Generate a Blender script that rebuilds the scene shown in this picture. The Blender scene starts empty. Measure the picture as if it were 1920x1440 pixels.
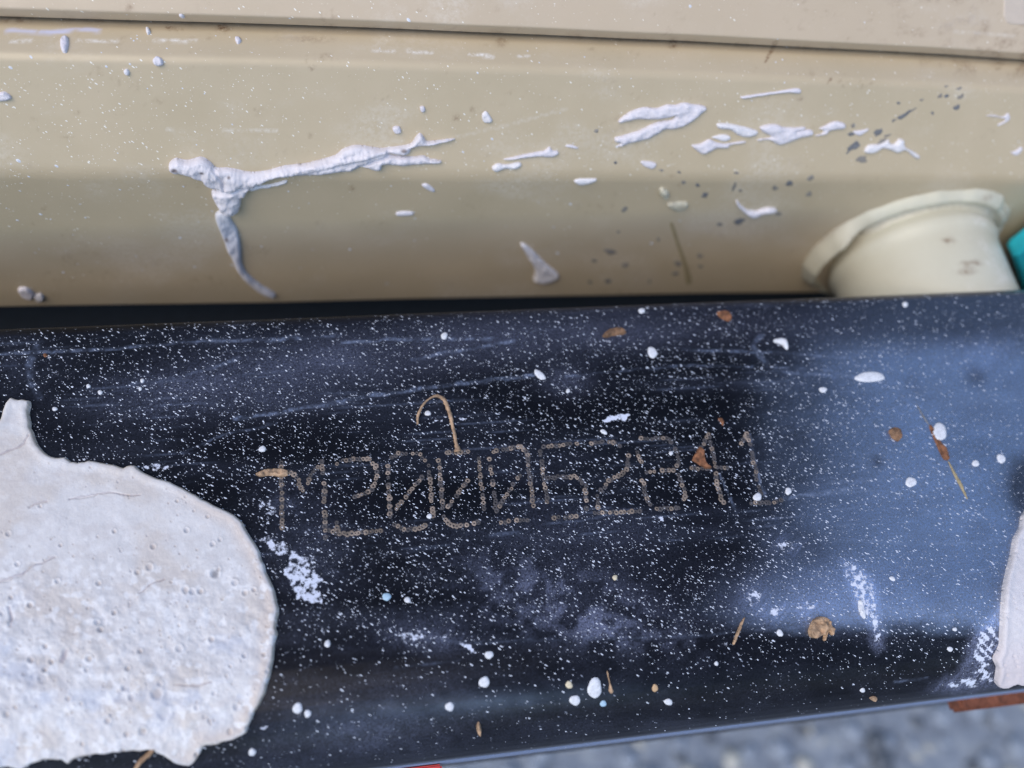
import bpy, bmesh, math, random
import numpy as np
from mathutils import Vector, Matrix
from mathutils.bvhtree import BVHTree

random.seed(7)
RNG = np.random.default_rng(11)
SC = bpy.context.scene
COL = SC.collection
R = math.radians

# ------------------------------------------------------------------ camera
F_PX, CX, CY = 1443.0, 960.0, 720.0
PITCH = R(62.0)
TOP = 0.55                       # height of the beam's upper face
CAM_H = 0.16                     # the phone is held 16 cm above the beam
CAM = np.array([0.0, 0.0, TOP + CAM_H])

def nrm(v):
    v = np.asarray(v, float)
    return v / np.linalg.norm(v)

def cam_axes(dirx, pitch):
    d = nrm(dirx)
    uz = math.sin(pitch)
    # u . d = 0, |u| = 1
    a = 1 + (d[1] / d[0]) ** 2
    b = 2 * d[1] * d[2] * uz / d[0] ** 2
    c = (uz * d[2] / d[0]) ** 2 + uz * uz - 1
    uy = (-b + math.sqrt(b * b - 4 * a * c)) / (2 * a)
    ux = -(uy * d[1] + uz * d[2]) / d[0]
    u = np.array([ux, uy, uz])
    return d, np.cross(u, d), u

AX = np.array(cam_axes((9840, 522, -1443), PITCH))       # rows: world x, y, z in camera axes

def make_camera():
    cd = bpy.data.cameras.new('camera')
    cd.sensor_width = 36
    cd.lens = F_PX / 1920 * 36
    cd.clip_start, cd.clip_end = 0.005, 2000
    cd.dof.use_dof = True
    cd.dof.focus_distance = 0.168
    cd.dof.aperture_fstop = 6.6
    co = bpy.data.objects.new('camera', cd)
    COL.objects.link(co)
    m = Matrix([list(AX[0]), list(AX[1]), list(AX[2])]).to_4x4()
    m.translation = Vector(CAM)
    co.matrix_world = m
    SC.camera = co
make_camera()

# ------------------------------------------------------------------ light
SUN_EL, SUN_AZ = R(53), R(234)       # azimuth clockwise from +Y
w = bpy.data.worlds.new('World')
SC.world = w
w.use_nodes = True
wn = w.node_tree
wn.nodes.clear()
sky = wn.nodes.new('ShaderNodeTexSky')
sky.sky_type = 'NISHITA'
sky.sun_disc = False
sky.sun_elevation = SUN_EL
sky.sun_rotation = SUN_AZ
sky.air_density = 1.0
sky.dust_density = 0.7
sky.ozone_density = 2.2
bg = wn.nodes.new('ShaderNodeBackground')
bg.inputs['Strength'].default_value = 0.15
wo = wn.nodes.new('ShaderNodeOutputWorld')
wn.links.new(sky.outputs[0], bg.inputs[0])
wn.links.new(bg.outputs[0], wo.inputs[0])

sl = bpy.data.lights.new('sun', 'SUN')
sl.energy = 1.35
sl.angle = R(50)
sl.color = (1.0, 0.86, 0.66)
so = bpy.data.objects.new('sun', sl)
COL.objects.link(so)
sd = Vector((math.sin(SUN_AZ) * math.cos(SUN_EL), math.cos(SUN_AZ) * math.cos(SUN_EL), math.sin(SUN_EL)))
so.rotation_euler = sd.to_track_quat('Z', 'Y').to_euler()
so.location = (0, 0, 3)

SC.view_settings.view_transform = 'Standard'
SC.view_settings.look = 'None'
SC.view_settings.gamma = 1
SC.view_settings.exposure = 0.63
SC.render.engine = 'CYCLES'
SC.cycles.use_denoising = True
SC.cycles.max_bounces = 6

# ------------------------------------------------------------------ helpers
def ray(px, py):
    c = np.array([(px - CX) / F_PX, -(py - CY) / F_PX, -1.0])
    return nrm(AX @ c)

def at_y(px, py, y):
    r = ray(px, py)
    return CAM + r * ((y - CAM[1]) / r[1])

def at_z(px, py, z):
    r = ray(px, py)
    return CAM + r * ((z - CAM[2]) / r[2])

def project(P):
    c = (np.asarray(P) - CAM) @ AX          # world -> camera axes
    return CX + F_PX * c[..., 0] / -c[..., 2], CY - F_PX * c[..., 1] / -c[..., 2]

def vnoise(x, y, seed=0):
    x = np.asarray(x, float); y = np.asarray(y, float)
    xi = np.floor(x).astype(np.int64); yi = np.floor(y).astype(np.int64)
    xf = x - xi; yf = y - yi
    xf = xf * xf * (3 - 2 * xf); yf = yf * yf * (3 - 2 * yf)
    def h(i, j):
        n = (i * 374761393 + j * 668265263 + seed * 1442695041) & 0xffffffff
        n = ((n ^ (n >> 13)) * 1274126177) & 0xffffffff
        n = n ^ (n >> 16)
        return (n & 0xffff) / 65535.0
    a, b, c, d = h(xi, yi), h(xi + 1, yi), h(xi, yi + 1), h(xi + 1, yi + 1)
    return (a * (1 - xf) + b * xf) * (1 - yf) + (c * (1 - xf) + d * xf) * yf

def fbm(x, y, seed=0, octs=4):
    s = 0; a = 0.5; t = 0
    for o in range(octs):
        s = s + a * vnoise(x * 2 ** o + 17 * o, y * 2 ** o - 9 * o, seed + o); t += a; a *= 0.5
    return s / t

def sstep(a, b, x):
    t = np.clip((x - a) / (b - a), 0, 1)
    return t * t * (3 - 2 * t)

def Z(x0, y0, s, pts):
    return [(x0 + x / s, y0 + y / s) for x, y in pts]

def tag(o, label=None, cat=None, group=None, kind=None):
    if label: o['label'] = label
    if cat: o['category'] = cat
    if group: o['group'] = group
    if kind: o['kind'] = kind
    return o

def link_mesh(name, verts, faces, mat, parent=None, smooth=True, color=None):
    """verts in world space; the object's origin goes to the middle of its base"""
    V = np.asarray(verts, float)
    if parent is None:
        org = V.mean(0)
    else:
        org = np.array(parent.location)
    me = bpy.data.meshes.new(name)
    me.from_pydata((V - org).tolist(), [], faces if isinstance(faces, list) else faces.tolist())
    me.update()
    if smooth:
        me.polygons.foreach_set('use_smooth', [True] * len(me.polygons))
    if color is not None:
        ca = me.color_attributes.new('tint', 'FLOAT_COLOR', 'POINT')
        c4 = np.ones((len(V), 4)); c4[:, :color.shape[1]] = color
        ca.data.foreach_set('color', c4.ravel())
    for m in (mat if isinstance(mat, (list, tuple)) else [mat]):
        me.materials.append(m)
    o = bpy.data.objects.new(name, me)
    COL.objects.link(o)
    if parent is None:
        o.location = org
    else:
        o.parent = parent
    return o

def grid_faces(nu, nv):
    i = np.arange(nu * nv).reshape(nu, nv)
    return np.stack([i[:-1, :-1], i[1:, :-1], i[1:, 1:], i[:-1, 1:]], -1).reshape(-1, 4)

def bvh_of(V, Fc):
    return BVHTree.FromPolygons([tuple(v) for v in V], [tuple(f) for f in Fc])

def hit(surf, px, py):
    r = ray(px, py)
    loc, n, i, d = surf.ray_cast(Vector(CAM), Vector(r))
    if loc is None:
        return None, None
    n = np.array(n)
    if n @ r > 0: n = -n
    return np.array(loc), n

# ------------------------------------------------------------------ materials
def mat_new(name):
    m = bpy.data.materials.new(name)
    m.use_nodes = True
    nt = m.node_tree
    return m, nt, nt.nodes['Principled BSDF']

def N(nt, typ, **kw):
    n = nt.nodes.new(typ)
    for k, v in kw.items():
        if k in n.inputs: n.inputs[k].default_value = v
        else: setattr(n, k, v)
    return n

def noise(nt, vec, scale, detail=4, rough=0.55, stretch=None):
    n = N(nt, 'ShaderNodeTexNoise', Scale=scale, Detail=detail, Roughness=rough)
    if stretch:
        mp = N(nt, 'ShaderNodeMapping'); mp.inputs['Scale'].default_value = stretch
        nt.links.new(vec, mp.inputs[0]); vec = mp.outputs[0]
    nt.links.new(vec, n.inputs['Vector'])
    return n.outputs['Fac']

def ramp(nt, fac, stops):
    r = N(nt, 'ShaderNodeValToRGB')
    el = r.color_ramp.elements
    while len(el) < len(stops): el.new(0.5)
    for e, (p, c) in zip(el, stops):
        e.position = p
        e.color = (*c, 1) if isinstance(c, tuple) else (c, c, c, 1)
    nt.links.new(fac, r.inputs[0])
    return r.outputs[0]

def math_n(nt, op, a, b):
    n = N(nt, 'ShaderNodeMath', operation=op)
    for k, v in ((0, a), (1, b)):
        if isinstance(v, (int, float)): n.inputs[k].default_value = v
        else: nt.links.new(v, n.inputs[k])
    n.use_clamp = op in ('ADD', 'MULTIPLY')
    return n.outputs[0]

def mix(nt, fac, a, b):
    n = N(nt, 'ShaderNodeMix', data_type='RGBA')
    for sock, v in ((n.inputs[0], fac), (n.inputs[6], a), (n.inputs[7], b)):
        if isinstance(v, (int, float)): sock.default_value = v
        elif isinstance(v, tuple): sock.default_value = (*v, 1)
        else: nt.links.new(v, sock)
    return n.outputs[2]

def bump(nt, bs, height, strength, dist):
    b = N(nt, 'ShaderNodeBump', Strength=strength, Distance=dist)
    nt.links.new(height, b.inputs['Height'])
    nt.links.new(b.outputs[0], bs.inputs['Normal'])

def obj_vec(nt):
    return N(nt, 'ShaderNodeTexCoord').outputs['Object']

def m_beam():
    m, nt, bs = mat_new('black_beam_paint')
    v = obj_vec(nt)
    at = N(nt, 'ShaderNodeAttribute', attribute_name='tint')
    sp = N(nt, 'ShaderNodeSeparateColor'); nt.links.new(at.outputs['Color'], sp.inputs[0])
    film_sheen, chalk, scr = sp.outputs[0], sp.outputs[1], sp.outputs[2]
    fine = noise(nt, v, 2600, 5, 0.7)
    broad = noise(nt, v, 120, 5, 0.6, (0.35, 1, 1))
    grain = ramp(nt, fine, [(0.36, 0.10), (0.66, 1.0)])
    film_sheen2 = math_n(nt, 'MULTIPLY', film_sheen, grain)
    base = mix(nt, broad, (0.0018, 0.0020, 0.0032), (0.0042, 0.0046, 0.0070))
    c = mix(nt, film_sheen2, base, mix(nt, at.outputs['Alpha'], (0.29, 0.325, 0.49), (0.13, 0.30, 0.74)))  # high alpha gives the blue of the sky reflection, painted as colour
    sg = ramp(nt, noise(nt, v, 1500, 4, 0.7), [(0.35, 0.1), (0.6, 1.0)])
    c = mix(nt, math_n(nt, 'MULTIPLY', scr, sg), c, (0.34, 0.42, 0.62))
    # flaky chalk: the attribute sets how much of it clings
    fl = noise(nt, v, 900, 5, 0.65)
    th = math_n(nt, 'ADD', chalk, fl)
    chm = N(nt, 'ShaderNodeMapRange'); chm.inputs['From Min'].default_value = 0.93; chm.inputs['From Max'].default_value = 1.02
    chm2 = N(nt, 'ShaderNodeMath', operation='ADD'); nt.links.new(chalk, chm2.inputs[0]); nt.links.new(fl, chm2.inputs[1])
    nt.links.new(chm2.outputs[0], chm.inputs['Value'])
    c = mix(nt, chm.outputs[0], c, (0.60, 0.64, 0.76))
    nt.links.new(c, bs.inputs['Base Color'])
    r1 = math_n(nt, 'ADD', math_n(nt, 'MULTIPLY', film_sheen, 0.35), 0.24)
    r2 = math_n(nt, 'ADD', r1, math_n(nt, 'MULTIPLY', broad, 0.12))
    r3 = math_n(nt, 'ADD', r2, math_n(nt, 'MULTIPLY', chm.outputs[0], 0.5))
    nt.links.new(r3, bs.inputs['Roughness'])
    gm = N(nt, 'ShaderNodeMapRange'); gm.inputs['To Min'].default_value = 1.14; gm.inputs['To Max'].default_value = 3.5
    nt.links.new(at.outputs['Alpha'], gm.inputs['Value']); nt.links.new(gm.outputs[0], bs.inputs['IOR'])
    h = math_n(nt, 'ADD', math_n(nt, 'MULTIPLY', noise(nt, v, 350, 3, 0.5), 0.5), math_n(nt, 'MULTIPLY', fine, 0.25))
    bump(nt, bs, h, 0.12, 0.0004)
    return m

def m_hood(name, base, dark, rough=0.42):
    m, nt, bs = mat_new(name)
    v = obj_vec(nt)
    at = N(nt, 'ShaderNodeAttribute', attribute_name='tint')
    sp = N(nt, 'ShaderNodeSeparateColor'); nt.links.new(at.outputs['Color'], sp.inputs[0])
    br = noise(nt, v, 45, 5, 0.6)
    c = mix(nt, ramp(nt, br, [(0.3, 0.0), (0.72, 1.0)]), base, dark)
    dirt = ramp(nt, noise(nt, v, 700, 6, 0.75), [(0.62, 0.0), (0.72, 1.0)])
    c = mix(nt, math_n(nt, 'MULTIPLY', dirt, 0.18), c, (0.22, 0.15, 0.09))
    pale = ramp(nt, noise(nt, v, 1300, 3, 0.6), [(0.66, 0.0), (0.74, 1.0)])
    c = mix(nt, math_n(nt, 'MULTIPLY', pale, 0.35), c, (0.72, 0.66, 0.55))
    sg = ramp(nt, noise(nt, v, 900, 4, 0.7), [(0.36, 0.0), (0.62, 1.0)])
    c = mix(nt, math_n(nt, 'MULTIPLY', sp.outputs[0], sg), c, (0.16, 0.075, 0.03))   # rust and grime
    c = mix(nt, math_n(nt, 'MULTIPLY', sp.outputs[1], sg), c, (0.80, 0.76, 0.70))    # pale rubs and painted ledge glints
    c = mix(nt, math_n(nt, 'MULTIPLY', sp.outputs[2], 0.9), c, (0.56, 0.58, 0.78))   # lilac smear
    nt.links.new(c, bs.inputs['Base Color'])
    rr = math_n(nt, 'ADD', math_n(nt, 'MULTIPLY', noise(nt, v, 180, 4, 0.6), 0.25), rough - 0.1)
    nt.links.new(rr, bs.inputs['Roughness'])
    bump(nt, bs, noise(nt, v, 1100, 4, 0.6, (0.4, 1, 1)), 0.10, 0.0003)
    return m

def m_tint(name, rough, scale, strength, dist, speck=None, sss=0.0):
    m, nt, bs = mat_new(name)
    v = obj_vec(nt)
    at = N(nt, 'ShaderNodeAttribute', attribute_name='tint')
    n1 = noise(nt, v, scale, 6, 0.65)
    c = mix(nt, math_n(nt, 'MULTIPLY', ramp(nt, n1, [(0.35, 1.0), (0.6, 0.0)]), 0.16), at.outputs['Color'], (0.40, 0.36, 0.34))
    if speck:
        s = ramp(nt, noise(nt, v, speck, 3, 0.5), [(0.70, 0.0), (0.74, 1.0)])
        c = mix(nt, math_n(nt, 'MULTIPLY', s, 0.5), c, (0.26, 0.23, 0.22))
    nt.links.new(c, bs.inputs['Base Color'])
    bs.inputs['Roughness'].default_value = rough
    bump(nt, bs, n1, strength, dist)
    return m

def m_plain(name, col, rough=0.6, var=0.25, scale=900, metallic=0.0, bumpk=0.2):
    m, nt, bs = mat_new(name)
    v = obj_vec(nt)
    n1 = noise(nt, v, scale, 5, 0.65)
    d = tuple(c * (1 - var) for c in col); l = tuple(min(1, c * (1 + var)) for c in col)
    nt.links.new(mix(nt, ramp(nt, n1, [(0.3, 0.0), (0.7, 1.0)]), d, l), bs.inputs['Base Color'])
    bs.inputs['Roughness'].default_value = rough
    bs.inputs['Metallic'].default_value = metallic
    bump(nt, bs, n1, bumpk, 0.0003)
    return m

def m_ground():
    m, nt, bs = mat_new('grey_gravel_ground')
    v = obj_vec(nt)
    a = ramp(nt, noise(nt, v, 60, 5, 0.6), [(0.32, (0.15, 0.175, 0.22)), (0.5, (0.25, 0.295, 0.37)), (0.68, (0.37, 0.41, 0.46))])
    b = ramp(nt, noise(nt, v, 14, 3, 0.6), [(0.45, 0.0), (0.7, 1.0)])
    nt.links.new(mix(nt, math_n(nt, 'MULTIPLY', b, 0.4), a, (0.13, 0.16, 0.21)), bs.inputs['Base Color'])
    bs.inputs['Roughness'].default_value = 0.85
    bump(nt, bs, noise(nt, v, 120, 5, 0.6), 0.6, 0.01)
    return m

M_BEAM = m_beam()
M_HOOD = m_hood('beige_hood_paint', (0.525, 0.426, 0.288), (0.48, 0.39, 0.257), 0.34)
M_LIP = m_hood('beige_cover_paint', (0.54, 0.435, 0.315), (0.505, 0.405, 0.285), 0.45)
M_WELD = m_hood('cream_weld_paint', (0.58, 0.555, 0.44), (0.51, 0.475, 0.365), 0.38)
M_PLASTER = m_tint('dried_plaster', 0.75, 1400, 0.35, 0.0004, 2300)
M_SPLAT = m_tint('lilac_white_plaster', 0.6, 2500, 0.25, 0.0003)
M_WHITE = m_plain('white_paint_droplet', (0.64, 0.655, 0.70), 0.6, 0.20, 1700)
M_CREAM = m_plain('cream_paint_droplet', (0.62, 0.54, 0.39), 0.6, 0.2, 1700)
M_BLUE = m_plain('pale_blue_paint_droplet', (0.36, 0.52, 0.66), 0.6, 0.15, 1700)
M_TAN = m_plain('tan_paint_droplet', (0.52, 0.34, 0.19), 0.6, 0.2, 2500)
M_SPECK = m_plain('overspray_white', (0.68, 0.73, 0.84), 0.5, 0.1, 3000)
M_SPECKD = m_plain('overspray_dim', (0.20, 0.225, 0.29), 0.5, 0.35, 900)
M_SPECKH = m_plain('overspray_cream', (0.80, 0.77, 0.70), 0.5, 0.1, 3000)
M_DOT = m_plain('brown_stamped_metal', (0.215, 0.17, 0.14), 0.65, 0.65, 300)
M_DOT2 = m_plain('dull_stamped_metal', (0.06, 0.055, 0.06), 0.6, 0.5, 600)
M_PIT = m_plain('dark_stamped_pit', (0.045, 0.040, 0.038), 0.6, 0.5, 900)
M_RUST = m_plain('orange_rust', (0.19, 0.08, 0.038), 0.85, 0.8, 600)
M_BROWN = m_plain('brown_plant_scale', (0.20, 0.11, 0.06), 0.7, 0.7, 500)
M_STRAW = m_plain('straw_fibre', (0.36, 0.235, 0.145), 0.65, 0.7, 450)
M_FLECK = m_plain('dark_blue_grey_fleck', (0.15, 0.152, 0.158), 0.6, 0.45, 1800)
M_FLECK3 = m_plain('faded_grey_fleck', (0.235, 0.215, 0.19), 0.6, 0.35, 1800)
M_FLECK2 = m_plain('olive_brown_stain', (0.31, 0.25, 0.14), 0.6, 0.35, 1500)
M_RUSTBAR = m_plain('rusty_bar_steel', (0.16, 0.055, 0.03), 0.9, 0.55, 500)
M_TURQ = m_plain('turquoise_paint', (0.03, 0.50, 0.60), 0.45, 0.2, 200)
M_RED = m_plain('red_marking_tape', (0.62, 0.05, 0.05), 0.45, 0.15, 400)
M_DARK = m_plain('black_underside_paint', (0.009, 0.011, 0.016), 0.6, 0.3, 300)
M_GROUND = m_ground()
M_PEB = [m_plain('grey_pebble', (0.26, 0.30, 0.37), 0.8, 0.3, 250), m_plain('pale_pebble', (0.46, 0.46, 0.43), 0.8, 0.2, 250),
         m_plain('dark_pebble', (0.10, 0.115, 0.14), 0.8, 0.3, 250)]

# ------------------------------------------------------------------ profiles
def fillet(pts, radii, seg=8):
    """round the corners of an open 2-D polyline"""
    out = [np.array(pts[0], float)]
    for i in range(1, len(pts) - 1):
        p, a, b = (np.array(q, float) for q in (pts[i], pts[i - 1], pts[i + 1]))
        r = radii[i]
        if r <= 0: out.append(p); continue
        u, v2 = nrm(a - p), nrm(b - p)
        ang = math.acos(max(-1, min(1, u @ v2)))
        t = min(r / math.tan(ang / 2), 0.48 * np.linalg.norm(a - p), 0.48 * np.linalg.norm(b - p))
        r2 = t * math.tan(ang / 2)
        c = p + nrm(u + v2) * (r2 / math.sin(ang / 2))
        s, e = p + u * t - c, p + v2 * t - c
        a0 = math.atan2(s[1], s[0]); da = math.atan2(s[0] * e[1] - s[1] * e[0], s @ e)
        for k in range(seg + 1):
            q = a0 + da * k / seg
            out.append(c + r2 * np.array([math.cos(q), math.sin(q)]))
    out.append(np.array(pts[-1], float))
    return out

def resample(poly, step_of):
    out = [np.array(poly[0])]
    for a, b in zip(poly[:-1], poly[1:]):
        L = np.linalg.norm(b - a)
        n = max(1, int(math.ceil(L / step_of((a + b) / 2))))
        for k in range(1, n + 1): out.append(a + (b - a) * k / n)
    return np.array(out)

def line_mask(X, Y, pts, w0, w1=None):
    w1 = w0 if w1 is None else w1
    best = np.zeros_like(X)
    tot = sum(math.dist(a, b) for a, b in zip(pts[:-1], pts[1:])); run = 0
    for (ax, ay), (bx, by) in zip(pts[:-1], pts[1:]):
        L = math.dist((ax, ay), (bx, by))
        t = np.clip(((X - ax) * (bx - ax) + (Y - ay) * (by - ay)) / (L * L), 0, 1)
        d = np.hypot(X - ax - t * (bx - ax), Y - ay - t * (by - ay))
        f = (run + t * L) / tot
        wd = w0 + (w1 - w0) * f
        best = np.maximum(best, 1 - sstep(0.25, 1.0, d / np.maximum(wd, .01)))
        run += L
    return best

def blob(X, Y, cx, cy, rx, ry, ang=0):
    c, s = math.cos(R(ang)), math.sin(R(ang))
    u = ((X - cx) * c + (Y - cy) * s) / rx; v2 = (-(X - cx) * s + (Y - cy) * c) / ry
    return np.exp(-(u * u + v2 * v2))

def poly_sd(X, Y, poly):
    """signed distance (positive inside) and nearest boundary point"""
    P = np.array(poly, float); Q = np.roll(P, -1, 0)
    best = np.full(X.shape, 1e9); nx = np.zeros(X.shape); ny = np.zeros(X.shape); ins = np.zeros(X.shape, bool)
    for (ax, ay), (bx, by) in zip(P, Q):
        ll = (bx - ax) ** 2 + (by - ay) ** 2
        if ll < 1e-9: continue
        t = np.clip(((X - ax) * (bx - ax) + (Y - ay) * (by - ay)) / ll, 0, 1)
        qx, qy = ax + t * (bx - ax), ay + t * (by - ay)
        d = np.hypot(X - qx, Y - qy)
        k = d < best
        best = np.where(k, d, best); nx = np.where(k, qx, nx); ny = np.where(k, qy, ny)
        if ay != by:
            cr = ((ay > Y) != (by > Y)) & (X < (bx - ax) * (Y - ay) / (by - ay) + ax)
            ins ^= cr
    return np.where(ins, best, -best), nx, ny

# ================================================================== GROUND
gs = 300.0
ground = link_mesh('ground', [(-gs, -gs, 0), (gs, -gs, 0), (gs, gs, 0), (-gs, gs, 0)], [[0, 1, 2, 3]], M_GROUND, smooth=False)
tag(ground, 'grey gravel yard surface far below the black beam', 'ground', kind='structure')

def pebbles():
    V, Fc, mi = [], [], []
    ico = bmesh.new(); bmesh.ops.create_icosphere(ico, subdivisions=1, radius=1)
    iv = np.array([v.co[:] for v in ico.verts]); ifc = [[v.index for v in f.verts] for f in ico.faces]; ico.free()
    for k in range(3200):
        r = RNG.uniform(0.004, 0.010) * (1.5 if k % 17 == 0 else 1)
        s = np.array([RNG.uniform(.8, 1.35), RNG.uniform(.7, 1.1), RNG.uniform(.5, .8)]) * r
        p = iv * (1 + RNG.uniform(-.16, .16, (len(iv), 1))) * s
        a = RNG.uniform(0, 6.28); c, sn = math.cos(a), math.sin(a)
        p = np.c_[p[:, 0] * c - p[:, 1] * sn, p[:, 0] * sn + p[:, 1] * c, p[:, 2]]
        p += (RNG.uniform(-.75, .9), RNG.uniform(-.4, .3), s[2] * .35)
        b = len(V) * 0 + sum(len(q) for q in V)
        V.append(p); Fc += [[b + i for i in f] for f in ifc]
        mi += [int(RNG.choice(3, p=[.62, .2, .18]))] * len(ifc)
    o = link_mesh('loose_gravel', np.concatenate(V), Fc, M_PEB)
    o.data.polygons.foreach_set('material_index', mi)
    tag(o, 'loose grey and pale gravel lying on the yard', 'gravel', kind='stuff')
pebbles()

# ================================================================== BEAM
Y_BACK = at_z(960, 571, TOP)[1]
Y_FRONT = at_z(960, 1412, TOP - 0.02)[1]
def build_beam():
    H = 0.10
    prof = [(Y_BACK, TOP - H), (Y_BACK, TOP), (Y_FRONT, TOP), (Y_FRONT, TOP - H), (Y_BACK - 0.004, TOP - H)]
    rad = [0, 0.0035, 0.021, 0.008, 0]
    pl = fillet(prof, rad, 14)
    pr = resample(pl, lambda p: 0.00042 if p[1] > TOP - 0.03 else 0.004)
    xs = np.r_[np.linspace(-1.1, -0.17, 24), np.arange(-0.165, 0.185, 0.00042), np.linspace(0.19, 1.1, 24)]
    A, B = np.meshgrid(xs, np.arange(len(pr)), indexing='ij')
    V = np.stack([A, pr[B, 0], pr[B, 1]], -1)
    # a rolled tube is never dead flat
    wob = (fbm(A * 18, pr[B, 0] * 30, 3, 3) - .5) * 0.0005
    V[..., 2] += wob
    V = V.reshape(-1, 3)
    Fc = grid_faces(len(xs), len(pr))[:, ::-1]
    X, Y = project(V)
    vis = (X > -150) & (X < 2070) & (Y > 480) & (Y < 1600) & (V[:, 2] > TOP - 0.05)
    X = np.where(vis, X, -9e3); Y = np.where(vis, Y, -9e3)
    f1 = fbm(X / 90, Y / 60, 21); f2 = fbm(X / 260, Y / 40, 31); f3 = fbm(X / 26, Y / 22, 41)
    def pm0(poly, soft):
        sd, _, _ = poly_sd(X + (f3 - .5) * 16, Y + (f3 - .5) * 16, poly)
        return sstep(-soft, soft, sd)
    # dried dust, with the sky reflection and bright lower rim painted in
    film_sheen = 0.008 + 0.05 * sstep(.45, .8, f2)
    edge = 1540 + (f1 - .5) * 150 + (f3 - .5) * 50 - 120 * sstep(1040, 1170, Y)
    sky_refl = sstep(-190, 190, X - edge) * sstep(585, 690, Y) * sstep(1200, 1152, Y + (f3 - .5) * 34)  # outline of the reflected sky, painted into colour and gloss
    sky_refl *= 1 - 0.7 * sstep(.0, 1, blob(X, Y, 1930, 915, 40, 60) * 1.5)
    sky_refl *= 1 - 0.5 * blob(X, Y, 1832, 706, 22, 20) - .5 * blob(X, Y, 1645, 866, 12, 12)
    gloss = sky_refl * (0.62 + 0.45 * f1 + .25 * (f3 - .5)) + 0.06 * f2
    gloss += 0.30 * sstep(1380, 1800, X) * sstep(640, 590, Y) * (1 - sky_refl)
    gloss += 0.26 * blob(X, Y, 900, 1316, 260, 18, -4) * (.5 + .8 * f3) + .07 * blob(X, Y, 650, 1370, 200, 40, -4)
    film_sheen += 0.7 * sstep(TOP - 0.0175, TOP - 0.0200, V[:, 2])  # pale colour painted on the front face for its bright sky-lit rim
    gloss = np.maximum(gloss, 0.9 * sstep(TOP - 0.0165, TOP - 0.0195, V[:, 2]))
    film_sheen += sky_refl * (0.27 + 0.20 * f1) + 0.16 * blob(X, Y, 1850, 665, 55, 45) * f3 * 1.6  # sky blue painted in; the blob is a lighter stain
    film_sheen += 0.10 * sstep(1380, 1800, X) * sstep(640, 590, Y) + 0.10 * blob(X, Y, 1400, 610, 240, 40)
    film_sheen += 0.30 * blob(X, Y, 800, 1195, 80, 26, 6) * (.5 + f3)
    film_sheen += 0.50 * blob(X, Y, 1040, 1120, 170, 62, 14) * (.25 + .75 * sstep(.36, .66, f3))
    film_sheen += 0.42 * blob(X, Y, 1150, 1180, 110, 28, 8) * sstep(.34, .7, f3)
    film_sheen += 0.24 * blob(X, Y, 470, 715, 250, 60, -8) * (.5 + f1)
    film_sheen += 0.20 * blob(X, Y, 900, 640, 300, 50, -5) * (.5 + f1)
    film_sheen += 0.22 * blob(X, Y, 1060, 715, 48, 26) + 0.12 * blob(X, Y, 1160, 630, 120, 30)
    film_sheen += 0.20 * blob(X, Y, 690, 1375, 160, 45, -6) * (.4 + f3) + 0.10 * blob(X, Y, 1130, 1010, 160, 60)
    film_sheen += 0.22 * blob(X, Y, 575, 1040, 90, 90) * f3 + 0.2 * blob(X, Y, 530, 935, 60, 30) * f3
    film_sheen += 0.25 * blob(X, Y, 1470, 1140, 110, 38, 5) * sstep(.4, .7, f3)
    film_sheen += 0.20 * blob(X, Y, 1560, 1105, 190, 60, 0) * sstep(1180, 1160, Y)
    film_sheen += 0.12 * blob(X, Y, 40, 690, 60, 60) * f3
    film_sheen += .06 * sstep(1150, 1300, Y) * f3 * (.4 + 1.2 * f1)
    strk = vnoise((X + .8 * Y) / 6, (X * .5 - Y) / 70, 91)
    film_sheen += 0.85 * pm0(Z(1280, 960, 3, [(1640, 640), (1780, 540), (1785, 740), (1755, 880), (1765, 985), (1540, 1015), (1400, 1010), (1540, 900), (1590, 800)]), 16) * (.25 + .75 * strk)
    film_sheen += .5 * pm0([(1572, 1045), (1602, 1050), (1634, 1080), (1650, 1110), (1652, 1150), (1662, 1220), (1640, 1225), (1620, 1160), (1602, 1130), (1586, 1090)], 9) * (.3 + .7 * f3)
    film_sheen += .5 * (blob(X, Y, 1474, 1022, 30, 18) + blob(X, Y, 1415, 1118, 26, 28) + blob(X, Y, 1455, 1150, 30, 18) + .7 * blob(X, Y, 1515, 1140, 34, 18)) * strk
    # thin scratches and rub lines
    scr = np.zeros_like(X)
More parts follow.
